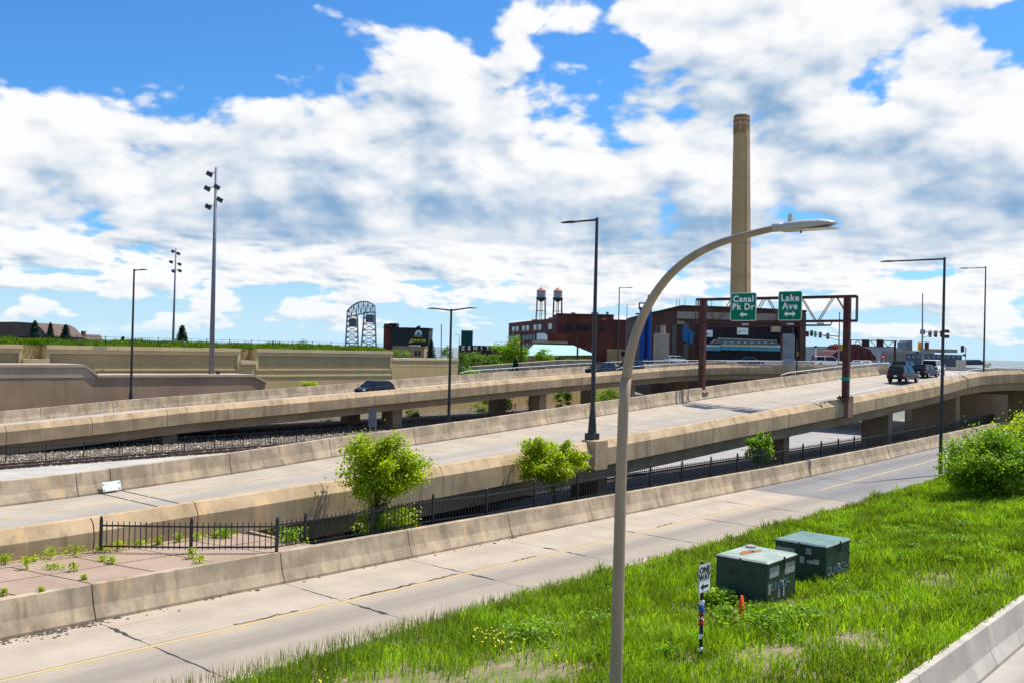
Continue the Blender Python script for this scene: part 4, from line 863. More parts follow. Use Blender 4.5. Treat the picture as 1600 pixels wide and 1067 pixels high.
# floodlight masts
def flood_mast(label, p0, p1, r, heads, k=1.0):
    l = thing('floodlight_mast', label, 'mast', p0)
    m = MB(); m.tube([p0, p1], [r, r*.5], 10); m.build('pole', GREYPOLE, l, smooth=True)
    up = (p1-p0).normalized()
    for dn, side in heads:
        p = p1-up*dn; q = p+Vector((side, -.15, 0)); m = MB(); m.tube([p, q], .05*k, 5); m.build('bracket', GREYPOLE, l)
        m = MB(); a = Vector((math.copysign(1, side), 0, .35)).normalized(); m.obox(q+Vector((-.3*k, -.3*k, -.28*k)), Vector((.5*k, 0, -.28*k)), Vector((0, .6*k, 0)), Vector((.22*k, 0, .45*k))); m.build('floodlight', mat('dark floodlight housing', (.05, .06, .065), rough=.5), l)
    m = MB(); m.box(p0+Vector((r*2.6, -.1, .25)), (.35, .3, .5)); m.build('junction_box', BLACKM, l)
flood_mast('tallest grey floodlight mast rising behind the brown wall coping', on_t(330, 586, -68.5), on_t(338, 262, -68.5), .30, [(.6, -.75), (2.0, .1), (2.2, -.95), (3.4, .45), (4.2, -.8)], .95)
flood_mast('second, farther floodlight mast beside a small spruce', at(270, 545, 190), at(275, 388, 190), .26, [(.5, -.6), (.9, .5), (2.6, -.9), (3.0, .8), (4.4, -.4), (4.3, .9)], 1.0)
# the arched lamp beside the viewpoint
s0 = 3.2
cl = [(960, 1110), (962, 1067), (966.5, 900), (970, 760), (974, 640), (978.5, 590), (986, 548), (999, 508), (1019, 467), (1046, 431), (1079, 403), (1117, 383), (1160, 369), (1215, 356)]
P = [on_s(x, y, s0) for x, y in cl]; foot = Vector((P[0].x, P[0].y, hz(s0, (P[0]-O).dot(V))-.05))
l = thing('street_lamp', 'taupe lamp post arching across the picture with a flat grey head', 'lamp post', foot)
m = MB(); m.tube([foot]+P[:6], [.135, .13, .128, .118, .110, .104, .102], 18); m.build('pole', TANPOLE, l, smooth=True)
PP = [Vector(p) for p in catmull([tuple(p) for p in P[5:]], 4)]; m = MB(); m.tube(PP, [.102-.045*i/(len(PP)-1) for i in range(len(PP))], 18); arm = m.build('arm', TANPOLE, l, smooth=True)
pb_ = on_s(961, 1052, s0); m = MB(); m.tube([pb_-Vector((0, 0, .02)), pb_+Vector((0, 0, .02))], .132, 18); m.build('band', GALV, l)
hp = P[-1]; dr = (on_s(1308, 349, s0)-hp); L = dr.length; dr.normalize(); sdv = U; up = sdv.cross(dr).normalized(); up = up if up.z > 0 else -up
m = MB(); m.tube([hp-dr*.08, hp+dr*.12], .075, 14); m.build('collar', LAMPGREY, l, smooth=True)
m = MB(); secs = []
for f, w, hu, hd in ((.0, .06, .05, .05), (.10, .13, .07, .09), (.25, .19, .09, .10), (.5, .21, .10, .085), (.75, .20, .09, .06), (.92, .14, .055, .03), (1.0, .05, .01, .01)):
    c = hp+dr*(L*f); secs.append([c+sdv*(w*math.cos(a))+up*((hu if math.sin(a) > 0 else hd)*math.sin(a)) for a in [2*math.pi*k/14 for k in range(14)]])
vs = [v for s in secs for v in s]; fs = []
for i in range(len(secs)-1):
    for k in range(14): fs.append((i*14+k, i*14+(k+1) % 14, (i+1)*14+(k+1) % 14, (i+1)*14+k))
fs += [tuple(range(14)), tuple(range(len(vs)-14, len(vs)))]; m.add(vs, fs); hd = m.build('lamp_head', LAMPGREY, l, smooth=True)
m = MB(); c = hp+dr*(L*.70)-up*.072; m.obox(c-dr*.32*L-sdv*.14, dr*.6*L, sdv*.28, -up*.012); m.build('lens', LENS, hd)
c = hp+dr*(L*.22)+up*.09; m = MB(); m.tube([c, c+up*.05, c+up*.13], [.05, .045, .042], 12); m.build('photocell', LENS, hd)
m = MB(); c = hp+dr*(L*.40)-up*.09; m.box(c, (.03, .03, .07)); m.build('latch', BLACKM, hd)

# ================================================================== SIGN GANTRY
gp = [W(65.3, -5.25, 4.35), W(62.4, -17.0, 4.6)]; gl = thing('sign_gantry', 'brown steel truss gantry spanning the near ramp, holding two green signs', 'gantry', gp[0])
for p, ztop, nm in ((gp[0]+Vector((0, 0, .46)), 13.1, 0), (gp[1], 12.85, 1)):
    m = MB(); m.box(Vector((p.x, p.y, (p.z+ztop)/2)), (.50, .50, ztop-p.z), ROT_V); m.build('post', BROWNSTEEL, gl, bevel=.03)
    m = MB(); m.box(Vector((p.x, p.y, p.z+.04)), (.95, .95, .08), ROT_V); bp = m.build('base_plate', BROWNSTEEL, gl)
    for k in range(4): m = MB(); a = ROT_V+math.pi/4+k*math.pi/2; m.tube([p+Vector((.5*math.cos(a), .5*math.sin(a), .0)), p+Vector((.5*math.cos(a), .5*math.sin(a), .2))], .035, 6); m.build('anchor_bolt', BROWNSTEEL, bp)
m = MB(); q = gp[0]+Vector((0, 0, 2.0)); m.box(q, (.53, .53, .28), ROT_V); m.build('green_marker', TEAL, gl)
ga, gb = Vector((gp[1].x, gp[1].y, 0)), Vector((gp[0].x, gp[0].y, 0)); gd = (gb-ga).normalized(); gn = Vector((-gd.y, gd.x, 0)); gn = gn if gn.dot(U) > 0 else -gn
a0 = ga-gd*.55; b0 = gb+gd*.75; span = (b0-a0).length
def ck(f, side, zz): return a0+gd*(span*f)+gn*(.42*side)+Vector((0, 0, zz+.25*f))
ZT, ZB = 12.85, 10.85
for side in (-1, 1):
    m = MB(); m.bar(ck(0, side, ZT), ck(1, side, ZT), .16, .20); m.build('top_chord', BROWNSTEEL, gl); m = MB(); m.bar(ck(0, side, ZB), ck(1, side, ZB), .16, .18); m.build('bottom_chord', BROWNSTEEL, gl)
    n = 9
    for k in range(n):
        f0, f1 = (k+.35)/(n+.5), (k+1.2)/(n+.5)
        za, zb_ = (ZT, ZB) if k % 2 == 0 else (ZB, ZT); m = MB(); m.bar(ck(f0, side, za), ck(f1, side, zb_), .065, .065); m.build('diagonal', BROWNSTEEL, gl)
    for f in (0.0, 1.0): m = MB(); m.bar(ck(f, side, ZB), ck(f, side, ZT), .08, .08); m.build('end_post', BROWNSTEEL, gl)
for k in range(6):
    for zz in (ZT, ZB): m = MB(); m.bar(ck((k+.35)/6.2, -1, zz), ck((k+.35)/6.2, 1, zz), .07, .07); m.build('cross_strut', BROWNSTEEL, gl)
m = MB(); m.bar(ck(.05, -2.6, ZB-.38), ck(.86, -2.6, ZB-.38), .10, .14); m.build('light_rail', BROWNSTEEL, gl)
for f in (.06, .34, .62, .86): m = MB(); m.bar(ck(f, -1, ZB-.1), ck(f, -2.6, ZB-.38), .07, .07); m.build('bracket', BROWNSTEEL, gl)
for f in (.34, .62, .80): m = MB(); m.box(ck(f, -2.75, ZB-.26), (.5, .25, .16), ROT_V); m.build('sign_lamp', GALV, gl)
def guide_sign(label, x0, y0, x1, y1, lines, arrow):
    f_ = (x0+x1)/2; f_ = (f_-1083)/(1336-1083); q_ = a0.lerp(b0, f_)-gn*.42; s_ = (q_-O).dot(U)-.75
    p00 = on_s(x0, y1, s_); p11 = on_s(x1, y0, s_); w = (p11-p00).dot(V); h = p11.z-p00.z; c = (p00+p11)/2
    b = thing('guide_sign', label, 'road sign', c)
    back = flat_plate(rrect(w, h, .16), c+U*.05, V, -U, .05, 'back_panel', GALV, b); flat_plate(rrect(w, h, .16), c-U*.002, V, -U, .004, 'border_line', WHITE, b); flat_plate(rrect(w-.10, h-.10, .13), c-U*.008, V, -U, .004, 'sign_face', GREEN_SIGN, b)
    for txt, dz in lines: place_flat(text_mesh(txt, h*.315, WHITE, bold=.022, spacing=1.16), 'lettering', c-U*.018+Vector((0, 0, dz*h)), V, (0, 0, 1), b)
    hw, hh = w*.16, h*.105
    if arrow == 1: P_ = [(-hw*.9, 0), (0, hh), (-.03, hh*.32), (hw, hh*.32), (hw, -hh*.32), (-.03, -hh*.32), (0, -hh)]
    else: hw = w*.25; P_ = [(-hw, 0), (-hw*.45, hh), (-hw*.5, hh*.35), (hw*.5, hh*.35), (hw*.45, hh), (hw, 0), (hw*.45, -hh), (hw*.5, -hh*.35), (-hw*.5, -hh*.35), (-hw*.45, -hh)]
    flat_plate(P_, c-U*.014+Vector((0, 0, -h*.28)), V, -U, .004, 'arrow', WHITE, b)
    for k in (-.3, .3): m = MB(); m.bar(c+V*(w*k)+U*.09+Vector((0, 0, -h/2)), c+V*(w*k)+U*.09+Vector((0, 0, h/2)), .08, .08); m.build('mounting_rail', GALV, b)
guide_sign('green guide sign reading Canal Pk Dr with a left arrow', 1141, 457.5, 1182, 501.5, [('Canal', .27), ('Pk Dr', -.01)], 1)
guide_sign('green guide sign reading Lake Ave with a double arrow', 1215.5, 455.0, 1253.5, 501.0, [('Lake', .26), ('Ave', -.02)], 2)

# ================================================================== VEHICLES
def loft(secs):
    m = MB(); n = len(secs[0]); vs = [v for s in secs for v in s]; fs = []
    for i in range(len(secs)-1):
        for k in range(n): fs.append((i*n+k, i*n+(k+1) % n, (i+1)*n+(k+1) % n, (i+1)*n+k))
    fs += [tuple(range(n)), tuple(range(len(vs)-n, len(vs)))]; return m.add(vs, fs)
def body_sec(x, w, zb, zt): zm = zb+(zt-zb)*.62; return [(x, -w*.88, zb), (x, -w, zb+.14), (x, -w, zm), (x, -w*.93, zt-.03), (x, -w*.80, zt), (x, w*.80, zt), (x, w*.93, zt-.03), (x, w, zm), (x, w, zb+.14), (x, w*.88, zb)]
def cab_sec(x, w0, w1, z0, z1): return [(x, -w0, z0), (x, -w1, z1-.04), (x, -w1*.9, z1), (x, w1*.9, z1), (x, w1, z1-.04), (x, w0, z0)]
def vehicle(label, kind, loc, rz, paint, cat, group='cars on the ramps'):
    v_ = thing('car' if kind != 'pickup' else 'pickup_truck', label, cat, loc, rz, group=group)
    if kind == 'hatch': L, w, wr, zc, zr, wx = 4.4, .90, .33, .92, 1.50, 1.33; B = [(-2.2, .72, .35, .80), (-2.1, .86, .28, .98), (-1.3, .9, .25, 1.0), (.6, .9, .25, .96), (1.4, .88, .25, .86), (2.05, .80, .28, .70), (2.2, .66, .32, .60)]; cab = [(-2.08, -1.55, 1.0), (-1.55, -.2, 1.0), (1.25, .35, .93)]; roof = (-1.5, .45)
    elif kind == 'sedan': L, w, wr, zc, zr, wx = 4.6, .90, .33, .90, 1.45, 1.38; B = [(-2.3, .72, .36, .78), (-2.2, .86, .28, .94), (-1.4, .9, .25, .97), (.6, .9, .25, .95), (1.4, .88, .25, .86), (2.15, .80, .28, .70), (2.3, .66, .32, .60)]; cab = [(-1.75, 0, .96), (0, 0, 0), (1.25, 0, .93)]; roof = (-1.05, .35)
    else: L, w, wr, zc, zr, wx = 5.0, 1.0, .40, 1.12, 1.86, 1.5; B = [(-2.5, .90, .50, 1.02), (-2.42, .98, .42, 1.16), (-1.4, 1.0, .40, 1.18), (.7, 1.0, .40, 1.16), (1.5, .98, .40, 1.10), (2.4, .92, .44, 1.00), (2.5, .82, .52, .90)]; cab = [(-2.3, 0, 1.16), (0, 0, 0), (1.35, 0, 1.15)]; roof = (-2.1, .55)
    if kind == 'pickup': cab = [(-.75, 0, 1.16), (0, 0, 0), (1.45, 0, 1.15)]; roof = (-.55, .7); L = 5.6; B = [(-3.1, .94, .55, 1.16), (-3.05, .98, .5, 1.2), (-.9, 1.0, .42, 1.2)]+B[3:]
    loft([body_sec(*b) for b in B]).build('body', paint, v_, local=True, smooth=False, bevel=.03)
    x0, x1 = cab[0][0], cab[2][0]; r0, r1 = roof; zb_, zf_ = cab[0][2], cab[2][2]
    loft([cab_sec(x0, w*.86, w*.84, zb_-.02, zb_+.02), cab_sec(r0, w*.86, w*.72, zb_-.02, zr-.03), cab_sec(r1, w*.88, w*.72, zf_-.02, zr-.02), cab_sec(x1, w*.86, w*.84, zf_-.04, zf_+.02)]).build('windows', CARGLASS, v_, local=True)
    m = MB(); m.add([(r0-.12, -w*.70, zr-.06), (r1+.14, -w*.70, zr-.07), (r1+.14, w*.70, zr-.07), (r0-.12, w*.70, zr-.06), (r0, -w*.64, zr+.02), (r1, -w*.64, zr+.02), (r1, w*.64, zr+.02), (r0, w*.64, zr+.02)], [(4, 5, 6, 7), (0, 1, 5, 4), (1, 2, 6, 5), (2, 3, 7, 6), (3, 0, 4, 7), (3, 2, 1, 0)]); m.build('roof', paint, v_, local=True)
    for sy in (-1, 1):
        for (xa, za, ya), (xb, zb2, yb) in (((x1, zf_, .86), (r1+.05, zr-.04, .72)), ((x0+.02, zb_, .86), (r0-.04, zr-.04, .72)), (((r0+r1)/2, zb_, .88), ((r0+r1)/2-.05, zr-.04, .73))):
            m = MB(); m.bar((xa, sy*w*ya, za), (xb, sy*w*yb, zb2), .08, .05); m.build('pillar', paint, v_, local=True)
        m = MB(); m.box((x1-.35, sy*(w+.10), zf_+.06), (.16, .2, .13)); m.build('mirror', paint, v_, local=True)
        xf = B[-2][0]; m = MB(); m.box((xf-.02, sy*B[-2][1]*.80, B[-2][3]-.09), (.22, .34, .15)); m.build('headlight', HEADL, v_, local=True)
        xr = B[0][0]; m = MB(); m.box((xr+.06, sy*B[1][1]*.88, B[0][3]-.10), (.16, .20, .34 if kind in ('suv', 'pickup') else .18)); m.build('tail_light', TAIL, v_, local=True)
        for wxx in (-wx-.05*(kind == 'pickup')*8, wx):
            c = Vector((wxx, sy*(w-.10), wr)); m = MB(); m.tube([c-Vector((0, sy*.12, 0)), c+Vector((0, sy*.10, 0)), c+Vector((0, sy*.115, 0))], [wr, wr, wr*.9], 16); tyre = m.build('tyre', TYRE, v_, local=True)
            m = MB(); m.tube([c+Vector((0, sy*.10, 0)), c+Vector((0, sy*.125, 0))], [wr*.62, wr*.58], 10); m.build('rim', RIM, tyre, local=True)
    m = MB(); m.box((B[0][0]+.01, 0, B[0][2]+.26), (.04, .34, .17)); m.build('licence_plate', WHITE, v_, local=True)
    m = MB(); m.box((B[0][0]+.06, 0, B[0][2]+.10), (.2, 1.6, .16)); m.build('bumper', TYRE if kind != 'pickup' else RIM, v_, local=True)
    m = MB(); m.box((B[-1][0]-.03, 0, B[-1][2]+.12), (.12, 1.1, .16)); m.build('grille', TYRE, v_, local=True)
    return v_
def paint(name, col): return mat(name, col, rough=.32, var=.05, spec=.22)
P_NAVY = paint('dark navy car paint', (.012, .018, .030)); P_BLACK = paint('black car paint', (.010, .011, .013)); P_SLATE = paint('slate car paint', (.014, .019, .027)); P_WHITE = paint('white car paint', (.72, .72, .70)); P_BLUE = paint('blue car paint', (.015, .04, .14)); P_SILVER = paint('silver car paint', (.42, .43, .44))
p = W(54.6, -51.6); l = [q for q in CW if (q-O).dot(V) < -44]; zc = min(CW, key=lambda q: abs((q-O).dot(U)-54.6)).z-.97; vehicle('dark hatchback driving down the far ramp, alone', 'hatch', (p.x, p.y, zc), ROT_U+math.pi, P_NAVY, 'car')
def on_deck(s, t): p = W(s, t, deck_z(s, t)+.012); return (p.x, p.y, p.z)
vehicle('near-black SUV nearest us on the near ramp, rear and red tail lights showing', 'suv', on_deck(95.5, -10.9), ROT_U, P_SLATE, 'car')
vehicle('black SUV half hidden left of the nearest one at the signal', 'suv', on_deck(103.5, -13.4), ROT_U, P_BLACK, 'car')
vehicle('white SUV just showing beyond the nearest one at the signal', 'suv', on_deck(112, -12.9), ROT_U+.1, P_WHITE, 'car')
vehicle('navy hatchback to the right, ahead of the nearest SUV', 'hatch', on_deck(105.0, -11.6), ROT_U-.05, P_NAVY, 'car')
for s_, lb in ((94.5, 'navy SUV behind the lamp post on the far ramp, left of a twin'), (101.5, 'navy SUV on the far ramp just left of the arched pole')):
    p = W(s_, -51.0); zc = min(CW, key=lambda q: abs((q-O).dot(U)-s_)+(0 if (q-O).dot(V) < -40 else 99)).z-1.0; vehicle(lb, 'suv', (p.x, p.y, zc), ROT_U+math.pi, P_NAVY, 'car')
p = at(1174, 569, 152); vehicle('blue sedan passing the black storefront on the cross street', 'sedan', (p.x, p.y, 6.25), R(-8), P_BLUE, 'car')
p = at(1295, 569, 158); vehicle('silver white SUV on the cross street right of the grey cabinet', 'suv', (p.x, p.y, 6.25), R(-6), P_WHITE, 'car')
for px, kind, pt, lb in ((1338, 'sedan', P_SILVER, 'silver sedan parked behind the gantry post'), (1352, 'sedan', P_WHITE, 'white sedan parked in the lot right of the gantry post'), (1366, 'sedan', P_SLATE, 'grey sedan parked last in the lot right of the gantry post'), (1057, 'hatch', P_WHITE, 'white hatchback glinting in front of the tan silo')):
    Yc = 185; p = at(px, 568, Yc); vehicle(lb, kind, (p.x, p.y, 6.0), R(80 if px > 1100 else 15), pt, 'car', 'cars parked beyond the cross street')

# ================================================================== DISTANT BUILDINGS
def pbox(x0, y0, x1, y1, Y, depth, material, parent, name, bevel=0.0):
    a, b = at(x0, (y0+y1)/2, Y), at(x1, (y0+y1)/2, Y); zb_, zt = at((x0+x1)/2, y1, Y).z, at((x0+x1)/2, y0, Y).z
    m = MB(); m.obox((a.x, Y, zb_), (b.x-a.x, 0, 0), (0, depth, 0), (0, 0, zt-zb_)); return m.build(name, material, parent, bevel=bevel)
def ppoly(pts, Y, depth, material, parent, name): m = MB(); m.prism([at(x, y, Y) for x, y in pts], (0, depth, 0)); return m.build(name, material, parent)
# chimney
Yc = 350; ct, cbm = at(1159, 181, Yc), at(1157, 462, Yc); k0 = (ct.z-cbm.z)
ch = thing('chimney', 'tall tapering buff brick chimney with red slots near its top', 'chimney', (cbm.x, Yc, -2))
def crad(z): return 24.5/1500*Yc/2+(31.5-24.5)/1500*Yc/2*(ct.z-z)/k0
def ring(z, r, n=8): return [Vector((cbm.x+(ct.x-cbm.x)*(z-cbm.z)/k0+r*math.cos(2*math.pi*(k+.5)/n), Yc+r*math.sin(2*math.pi*(k+.5)/n), z)) for k in range(n)]
zs = [-2, 15, 40, 60, 75, ct.z-7.2, ct.z-1.2]; loft([ring(z, crad(z)*1.02) for z in zs]).build('shaft', CHIM, ch)
loft([ring(ct.z-1.2, crad(ct.z)*1.035), ring(ct.z-.3, crad(ct.z)*1.035), ring(ct.z, crad(ct.z)*.98)]).build('cap', mat('sooty chimney cap', (.30, .18, .11), var=.2), ch)
for k in range(8):
    an = 2*math.pi*(k+1)/8; nrm = Vector((math.cos(an), math.sin(an), 0)); tg = Vector((-nrm.y, nrm.x, 0)); rr = crad(ct.z-4)*1.02*math.cos(math.pi/8)
    cc = Vector((ct.x, Yc, ct.z-5.0))+nrm*(rr-.05)
    for dx_ in (-.66, 0, .66): m = MB(); m.obox(cc+tg*(dx_-.15)-Vector((0, 0, 1.9)), tg*.30, nrm*.14, Vector((0, 0, 3.4))); m.build('red_slot', CHIMRED, ch)
    for dx_, inv in ((-.66, 1), (0, -1), (.66, 1)):
        b_ = cc+tg*dx_+Vector((0, 0, 2.65)); m = MB(); m.prism([b_+tg*.30+Vector((0, 0, .6*inv)), b_-tg*.30+Vector((0, 0, .6*inv)), b_-Vector((0, 0, .6*inv))], nrm*.14); m.build('red_triangle', CHIMRED, ch)
m = MB(); m.tube([Vector((cbm.x+1.5, Yc-crad(5)*1.0, 5)), Vector((ct.x+1.2, Yc-crad(ct.z)*1.0, ct.z-8))], .10, 5); m.build('ladder', mat('rusty ladder', (.20, .12, .07)), ch)
for k in range(1, 7): z_ = 12*k; loft([ring(z_, crad(z_)*1.028), ring(z_+.35, crad(z_+.35)*1.028)]).build('iron_band', mat('faint brick course', (.44, .29, .16)), ch)
# brown brick restaurant block
Yb = 200; rb = thing('brick_building', 'brown brick block with black storefront below the chimney', 'building', (at(1140, 565, Yb).x, Yb, 0))
ppoly([(1017, 620), (1017, 488), (1065, 478.5), (1140, 481), (1259, 487), (1259, 620)], Yb, 40, BRICK_BRN, rb, 'wall')
ppoly([(1015, 489), (1065, 477), (1140, 479.5), (1261, 485), (1261, 488), (1140, 483), (1065, 481.5), (1015, 493)], Yb-.4, 41, mat('dark roof edge', (.05, .03, .028)), rb, 'parapet')
for r_ in ((1058, 489, 1225, 500),): pbox(*r_, Yb-.5, .5, mat('buff stone lintel', (.36, .29, .22), var=.15), rb, 'stone_band')
pbox(1058, 502, 1070, 507, Yb-.5, .5, mat('buff stone lintel', (.36, .29, .22)), rb, 'stone_block'); pbox(1050, 507, 1057, 560, Yb-.2, .3, DARKWIN, rb, 'window'); pbox(1022, 508, 1028, 545, Yb-.2, .3, DARKWIN, rb, 'window'); pbox(1068, 505, 1076, 566, Yb-.2, .3, DARKWIN, rb, 'window')
sf = pbox(1095, 508, 1221, 566, Yb-2.2, 2.2, BRICK_DK, rb, 'storefront')
aw = ppoly([(1118, 530), (1213, 534), (1219, 538.5), (1110, 537)], Yb-4.2, 2.0, mat('grey awning', (.17, .17, .18)), rb, 'awning'); ppoly([(1122, 527.8), (1214, 531.5), (1214, 533), (1122, 529.3)], Yb-3.4, .5, mat('pale awning edge', (.5, .47, .42)), rb, 'awning_edge')
for k in range(8): pbox(1132+k*10.5, 534.5, 1134+k*10.5, 536, Yb-4.45, .2, WHITE, aw, 'downlight')
for x0, x1 in ((1095, 1126), (1127, 1220)):
    b_ = pbox(x0, 539.5, x1, 547.5, Yb-2.5, .25, BANNER, rb, 'banner'); pbox(x0, 538.5, x1, 541.6, Yb-2.56, .3, WHITE, b_, 'white_stripe')
for x0, y0, x1, y1 in ((1102, 516, 1113.5, 526.5), (1152, 512.5, 1169, 523)):
    b_ = pbox(x0, y0, x1, y1, Yb-2.5, .3, WHITE, rb, 'wall_sign'); pbox(x0+2, (y0+y1)/2, x0+4.6, (y0+y1)/2+2.6, Yb-2.55, .1, TAIL, b_, 'red_emblem'); pbox(x0+6, (y0+y1)/2-1, x1-2, (y0+y1)/2+.2, Yb-2.55, .1, mat('pale grey print', (.5, .5, .5)), b_, 'print_line')
for x0, x1 in ((1219.5, 1230), (1250, 1259)): pbox(x0, 490, x1, 570, Yb-2.6, 2.6, BRICK_BRN, rb, 'pier')
pbox(1231, 512, 1249.5, 545, Yb-.3, .4, DARKWIN, rb, 'window'); pbox(1206, 508, 1222, 519, Yb-3.2, 1, mat('cream canopy', (.52, .42, .27)), rb, 'canopy')
for x in (1056.5, 1061, 1070, 1090, 1104, 1112): pbox(x, 468+abs(x-1075)*.05, x+.7, 481, Yb+3, .2, BLACKM, rb, 'roof_vent')
bs_ = thing('silo', 'cobalt blue steel silo tower at the left end of the brick block', 'silo', (at(1006, 565, 188).x, 188, 3))
for x, y0, r_ in ((1004, 480.5, 4.6), (1015.5, 461.5, 3.6)):
    a = at(x, y0, 188); m = MB(); m.tube([Vector((a.x, 188, 2)), a], r_/1500*188, 12); m.build('column', BLUEP, bs_, smooth=False)
pbox(999, 473, 1012, 475, 187.8, .4, BLUEP, bs_, 'arm'); pbox(998, 473.5, 1000, 484, 187.8, .4, BLUEP, bs_, 'bracket'); pbox(993.5, 489.5, 999, 492, 187.8, .4, BLUEP, bs_, 'walkway'); pbox(1008, 484, 1012, 560, 188, .3, mat('navy silo cladding', (.006, .03, .14)), bs_, 'link_panel')
ts = thing('silo', 'tan square grain bin with round cap in front of the brick block', 'silo', (at(1035, 565, 192).x, 192, 3))
m = MB(); a, b = at(1024.5, 521, 192), at(1046, 521, 192); m.obox((a.x, 192, 2), (b.x-a.x, 0, 0), (0, 2.6, 0), (0, 0, a.z-2)); m.build('bin', mat('tan bin steel', (.42, .34, .26), var=.08, streak=.2), ts, bevel=.05)
a = at(1036, 508.5, 193); m = MB(); m.tube([Vector((a.x, 193.2, at(1036, 521, 193).z-.1)), Vector((a.x, 193.2, a.z))], .55, 12); m.build('cap', mat('tan bin steel', (.42, .34, .26)), ts)
for x in (1026, 1030, 1042): m = MB(); a = at(x, 516, 192.2); m.tube([a-Vector((0, 0, .7)), a], .05, 5); m.build('guard_rail', BROWNSTEEL, ts)
BLUEL = mat('muted blue machine paint', (.02, .14, .34), rough=.5, var=.15, streak=.3)
bm_ = thing('dust_collector', 'light blue sloped dust collector hood on the brick block', 'machine', at(1078, 530, 196))
ppoly([(1068, 511), (1073, 510), (1086, 522), (1086, 524), (1080, 521), (1075, 536), (1068, 533)], 196, 1.6, BLUEL, bm_, 'hood'); pbox(1077, 520, 1083, 536.5, 195.6, 1.2, BLUEL, bm_, 'duct')
# red brick factory with water towers
fa = thing('brick_factory', 'dark red brick factory with rows of pale windows under two water towers', 'factory', (16, 337, -2))
A0, A1 = at(795, 505, 425), at(870.5, 496.8, 336); B1 = at(958.5, 492, 337)
wd = Vector((A1.x-A0.x, A1.y-A0.y, 0)); back = Vector((wd.y, -wd.x, 0)).normalized(); back = back if back.y > 0 else -back
m = MB(); m.obox((A0.x, A0.y, -2), wd, back*30, (0, 0, A1.z+2)); m.build('wing', BRICK_RED, fa)
zt = at(870.5, 490, 336).z; m = MB(); m.obox((A1.x, A1.y+.1, -2), (B1.x-A1.x, 0, 0), (0, 30, 0), (0, 0, zt+2)); m.build('main_block', BRICK_RED, fa)
m = MB(); m.obox((A1.x-.15, A1.y-.05, zt-.55), (B1.x-A1.x+.3, 0, 0), (0, 30.3, 0), (0, 0, .6)); m.build('parapet', mat('dark red coping', (.08, .022, .02)), fa)
nrm = -back
for row, (z0, hh) in enumerate(((A1.z-3.9, 2.1), (A1.z-7.4, 1.8), (A1.z-10.8, 1.7))):
    for f in (.10, .19, .335, .425, .58, .67, .86) if row == 0 else (.04, .10, .19, .335, .425, .50, .58):
        o_ = Vector((A0.x, A0.y, 0))+wd*f+nrm*.12; o_.z = z0; m = MB(); m.obox(o_, wd.normalized()*5.4, back*.3, (0, 0, hh)); wn = m.build('window', WINDOW, fa)
        m = MB(); m.obox(o_+nrm*.06-Vector((0, 0, .25)), wd.normalized()*5.4, back*.2, (0, 0, .22)); m.build('sill', BRICK_BRN, wn)
for x0, x1, y0, y1 in ((885, 893, 508, 516), (900, 909, 508, 516), (912, 922, 509, 517), (936, 945, 512, 518)): pbox(x0, y0, x1, y1, 335.9, .3, BRICK_DK, fa, 'bricked_window')
pbox(940, 498, 947.5, 499.6, 335.8, .3, TANBLD, fa, 'lintel'); pbox(836, 521, 904, 538, 330, 5, BRICK_RED, fa, 'lean_to')
pbox(832, 533, 887, 536.5, 326, 4, TANBLD, fa, 'loading_dock')
for x0, x1, yy in ((893, 899, 488.5), (925, 935, 488), (948, 951, 487.5)): pbox(x0, yy, x1, 493, 345, 3, GREYBLD, fa, 'roof_unit')
for f in (.2, .55, .8): m = MB(); q = Vector((A0.x, A0.y, A1.z))+wd*f+back*8; m.box(q+Vector((0, 0, .7)), (3, 3, 1.4)); m.build('roof_unit', GREYBLD, fa)
def water_tower(label, px, ytop, Y, px_w):
    k = Y/1500; c = at(px, ytop, Y); r_ = px_w/2*k; t_ = thing('water_tower', label, 'water tower', (c.x, Y, c.z-76*k))
    zt_ = c.z; zc_ = zt_-5.5*k; zb_ = zt_-17*k; zz = zt_-22.5*k
    m = MB(); m.lathe((c.x, Y, 0), [(.05, zt_), (r_*1.05, zc_), (r_*1.06, zc_-.15)], 18); m.build('roof', TANKROOF, t_)
    m = MB(); m.lathe((c.x, Y, 0), [(r_, zc_-.15), (r_, zb_)], 18); m.build('tank', TANKM, t_, smooth=False)
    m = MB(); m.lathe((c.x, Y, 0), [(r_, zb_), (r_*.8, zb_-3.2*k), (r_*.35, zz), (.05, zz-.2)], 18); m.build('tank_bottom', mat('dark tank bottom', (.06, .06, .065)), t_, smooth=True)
    m = MB(); m.lathe((c.x, Y, 0), [(r_*1.02, zb_-.3), (r_*1.22, zb_-.3), (r_*1.22, zb_+.1), (r_*1.02, zb_+.1)], 18); m.build('gallery', BLACKM, t_)
    for q in range(6): a = 2*math.pi*(q+.3)/6; m = MB(); m.tube([Vector((c.x+r_*1.2*math.cos(a), Y+r_*1.2*math.sin(a), zt_-62*k)), Vector((c.x+r_*1.02*math.cos(a), Y+r_*1.02*math.sin(a), zb_))], .17, 5); m.build('leg', mat('dark tower steel', (.03, .04, .05)), t_)
    for zz_ in (zt_-37*k,):
        for q in range(6): a, a2 = 2*math.pi*(q+.3)/6, 2*math.pi*(q+1.3)/6; m = MB(); m.bar((c.x+r_*1.1*math.cos(a), Y+r_*1.1*math.sin(a), zz_), (c.x+r_*1.1*math.cos(a2), Y+r_*1.1*math.sin(a2), zz_), .14); m.build('brace', mat('dark tower steel', (.03, .04, .05)), t_)
water_tower('left of two grey water towers with red conical roofs', 846, 449, 395, 14.2); water_tower('right of two grey water towers with red conical roofs', 872, 449.5, 378, 13.8)
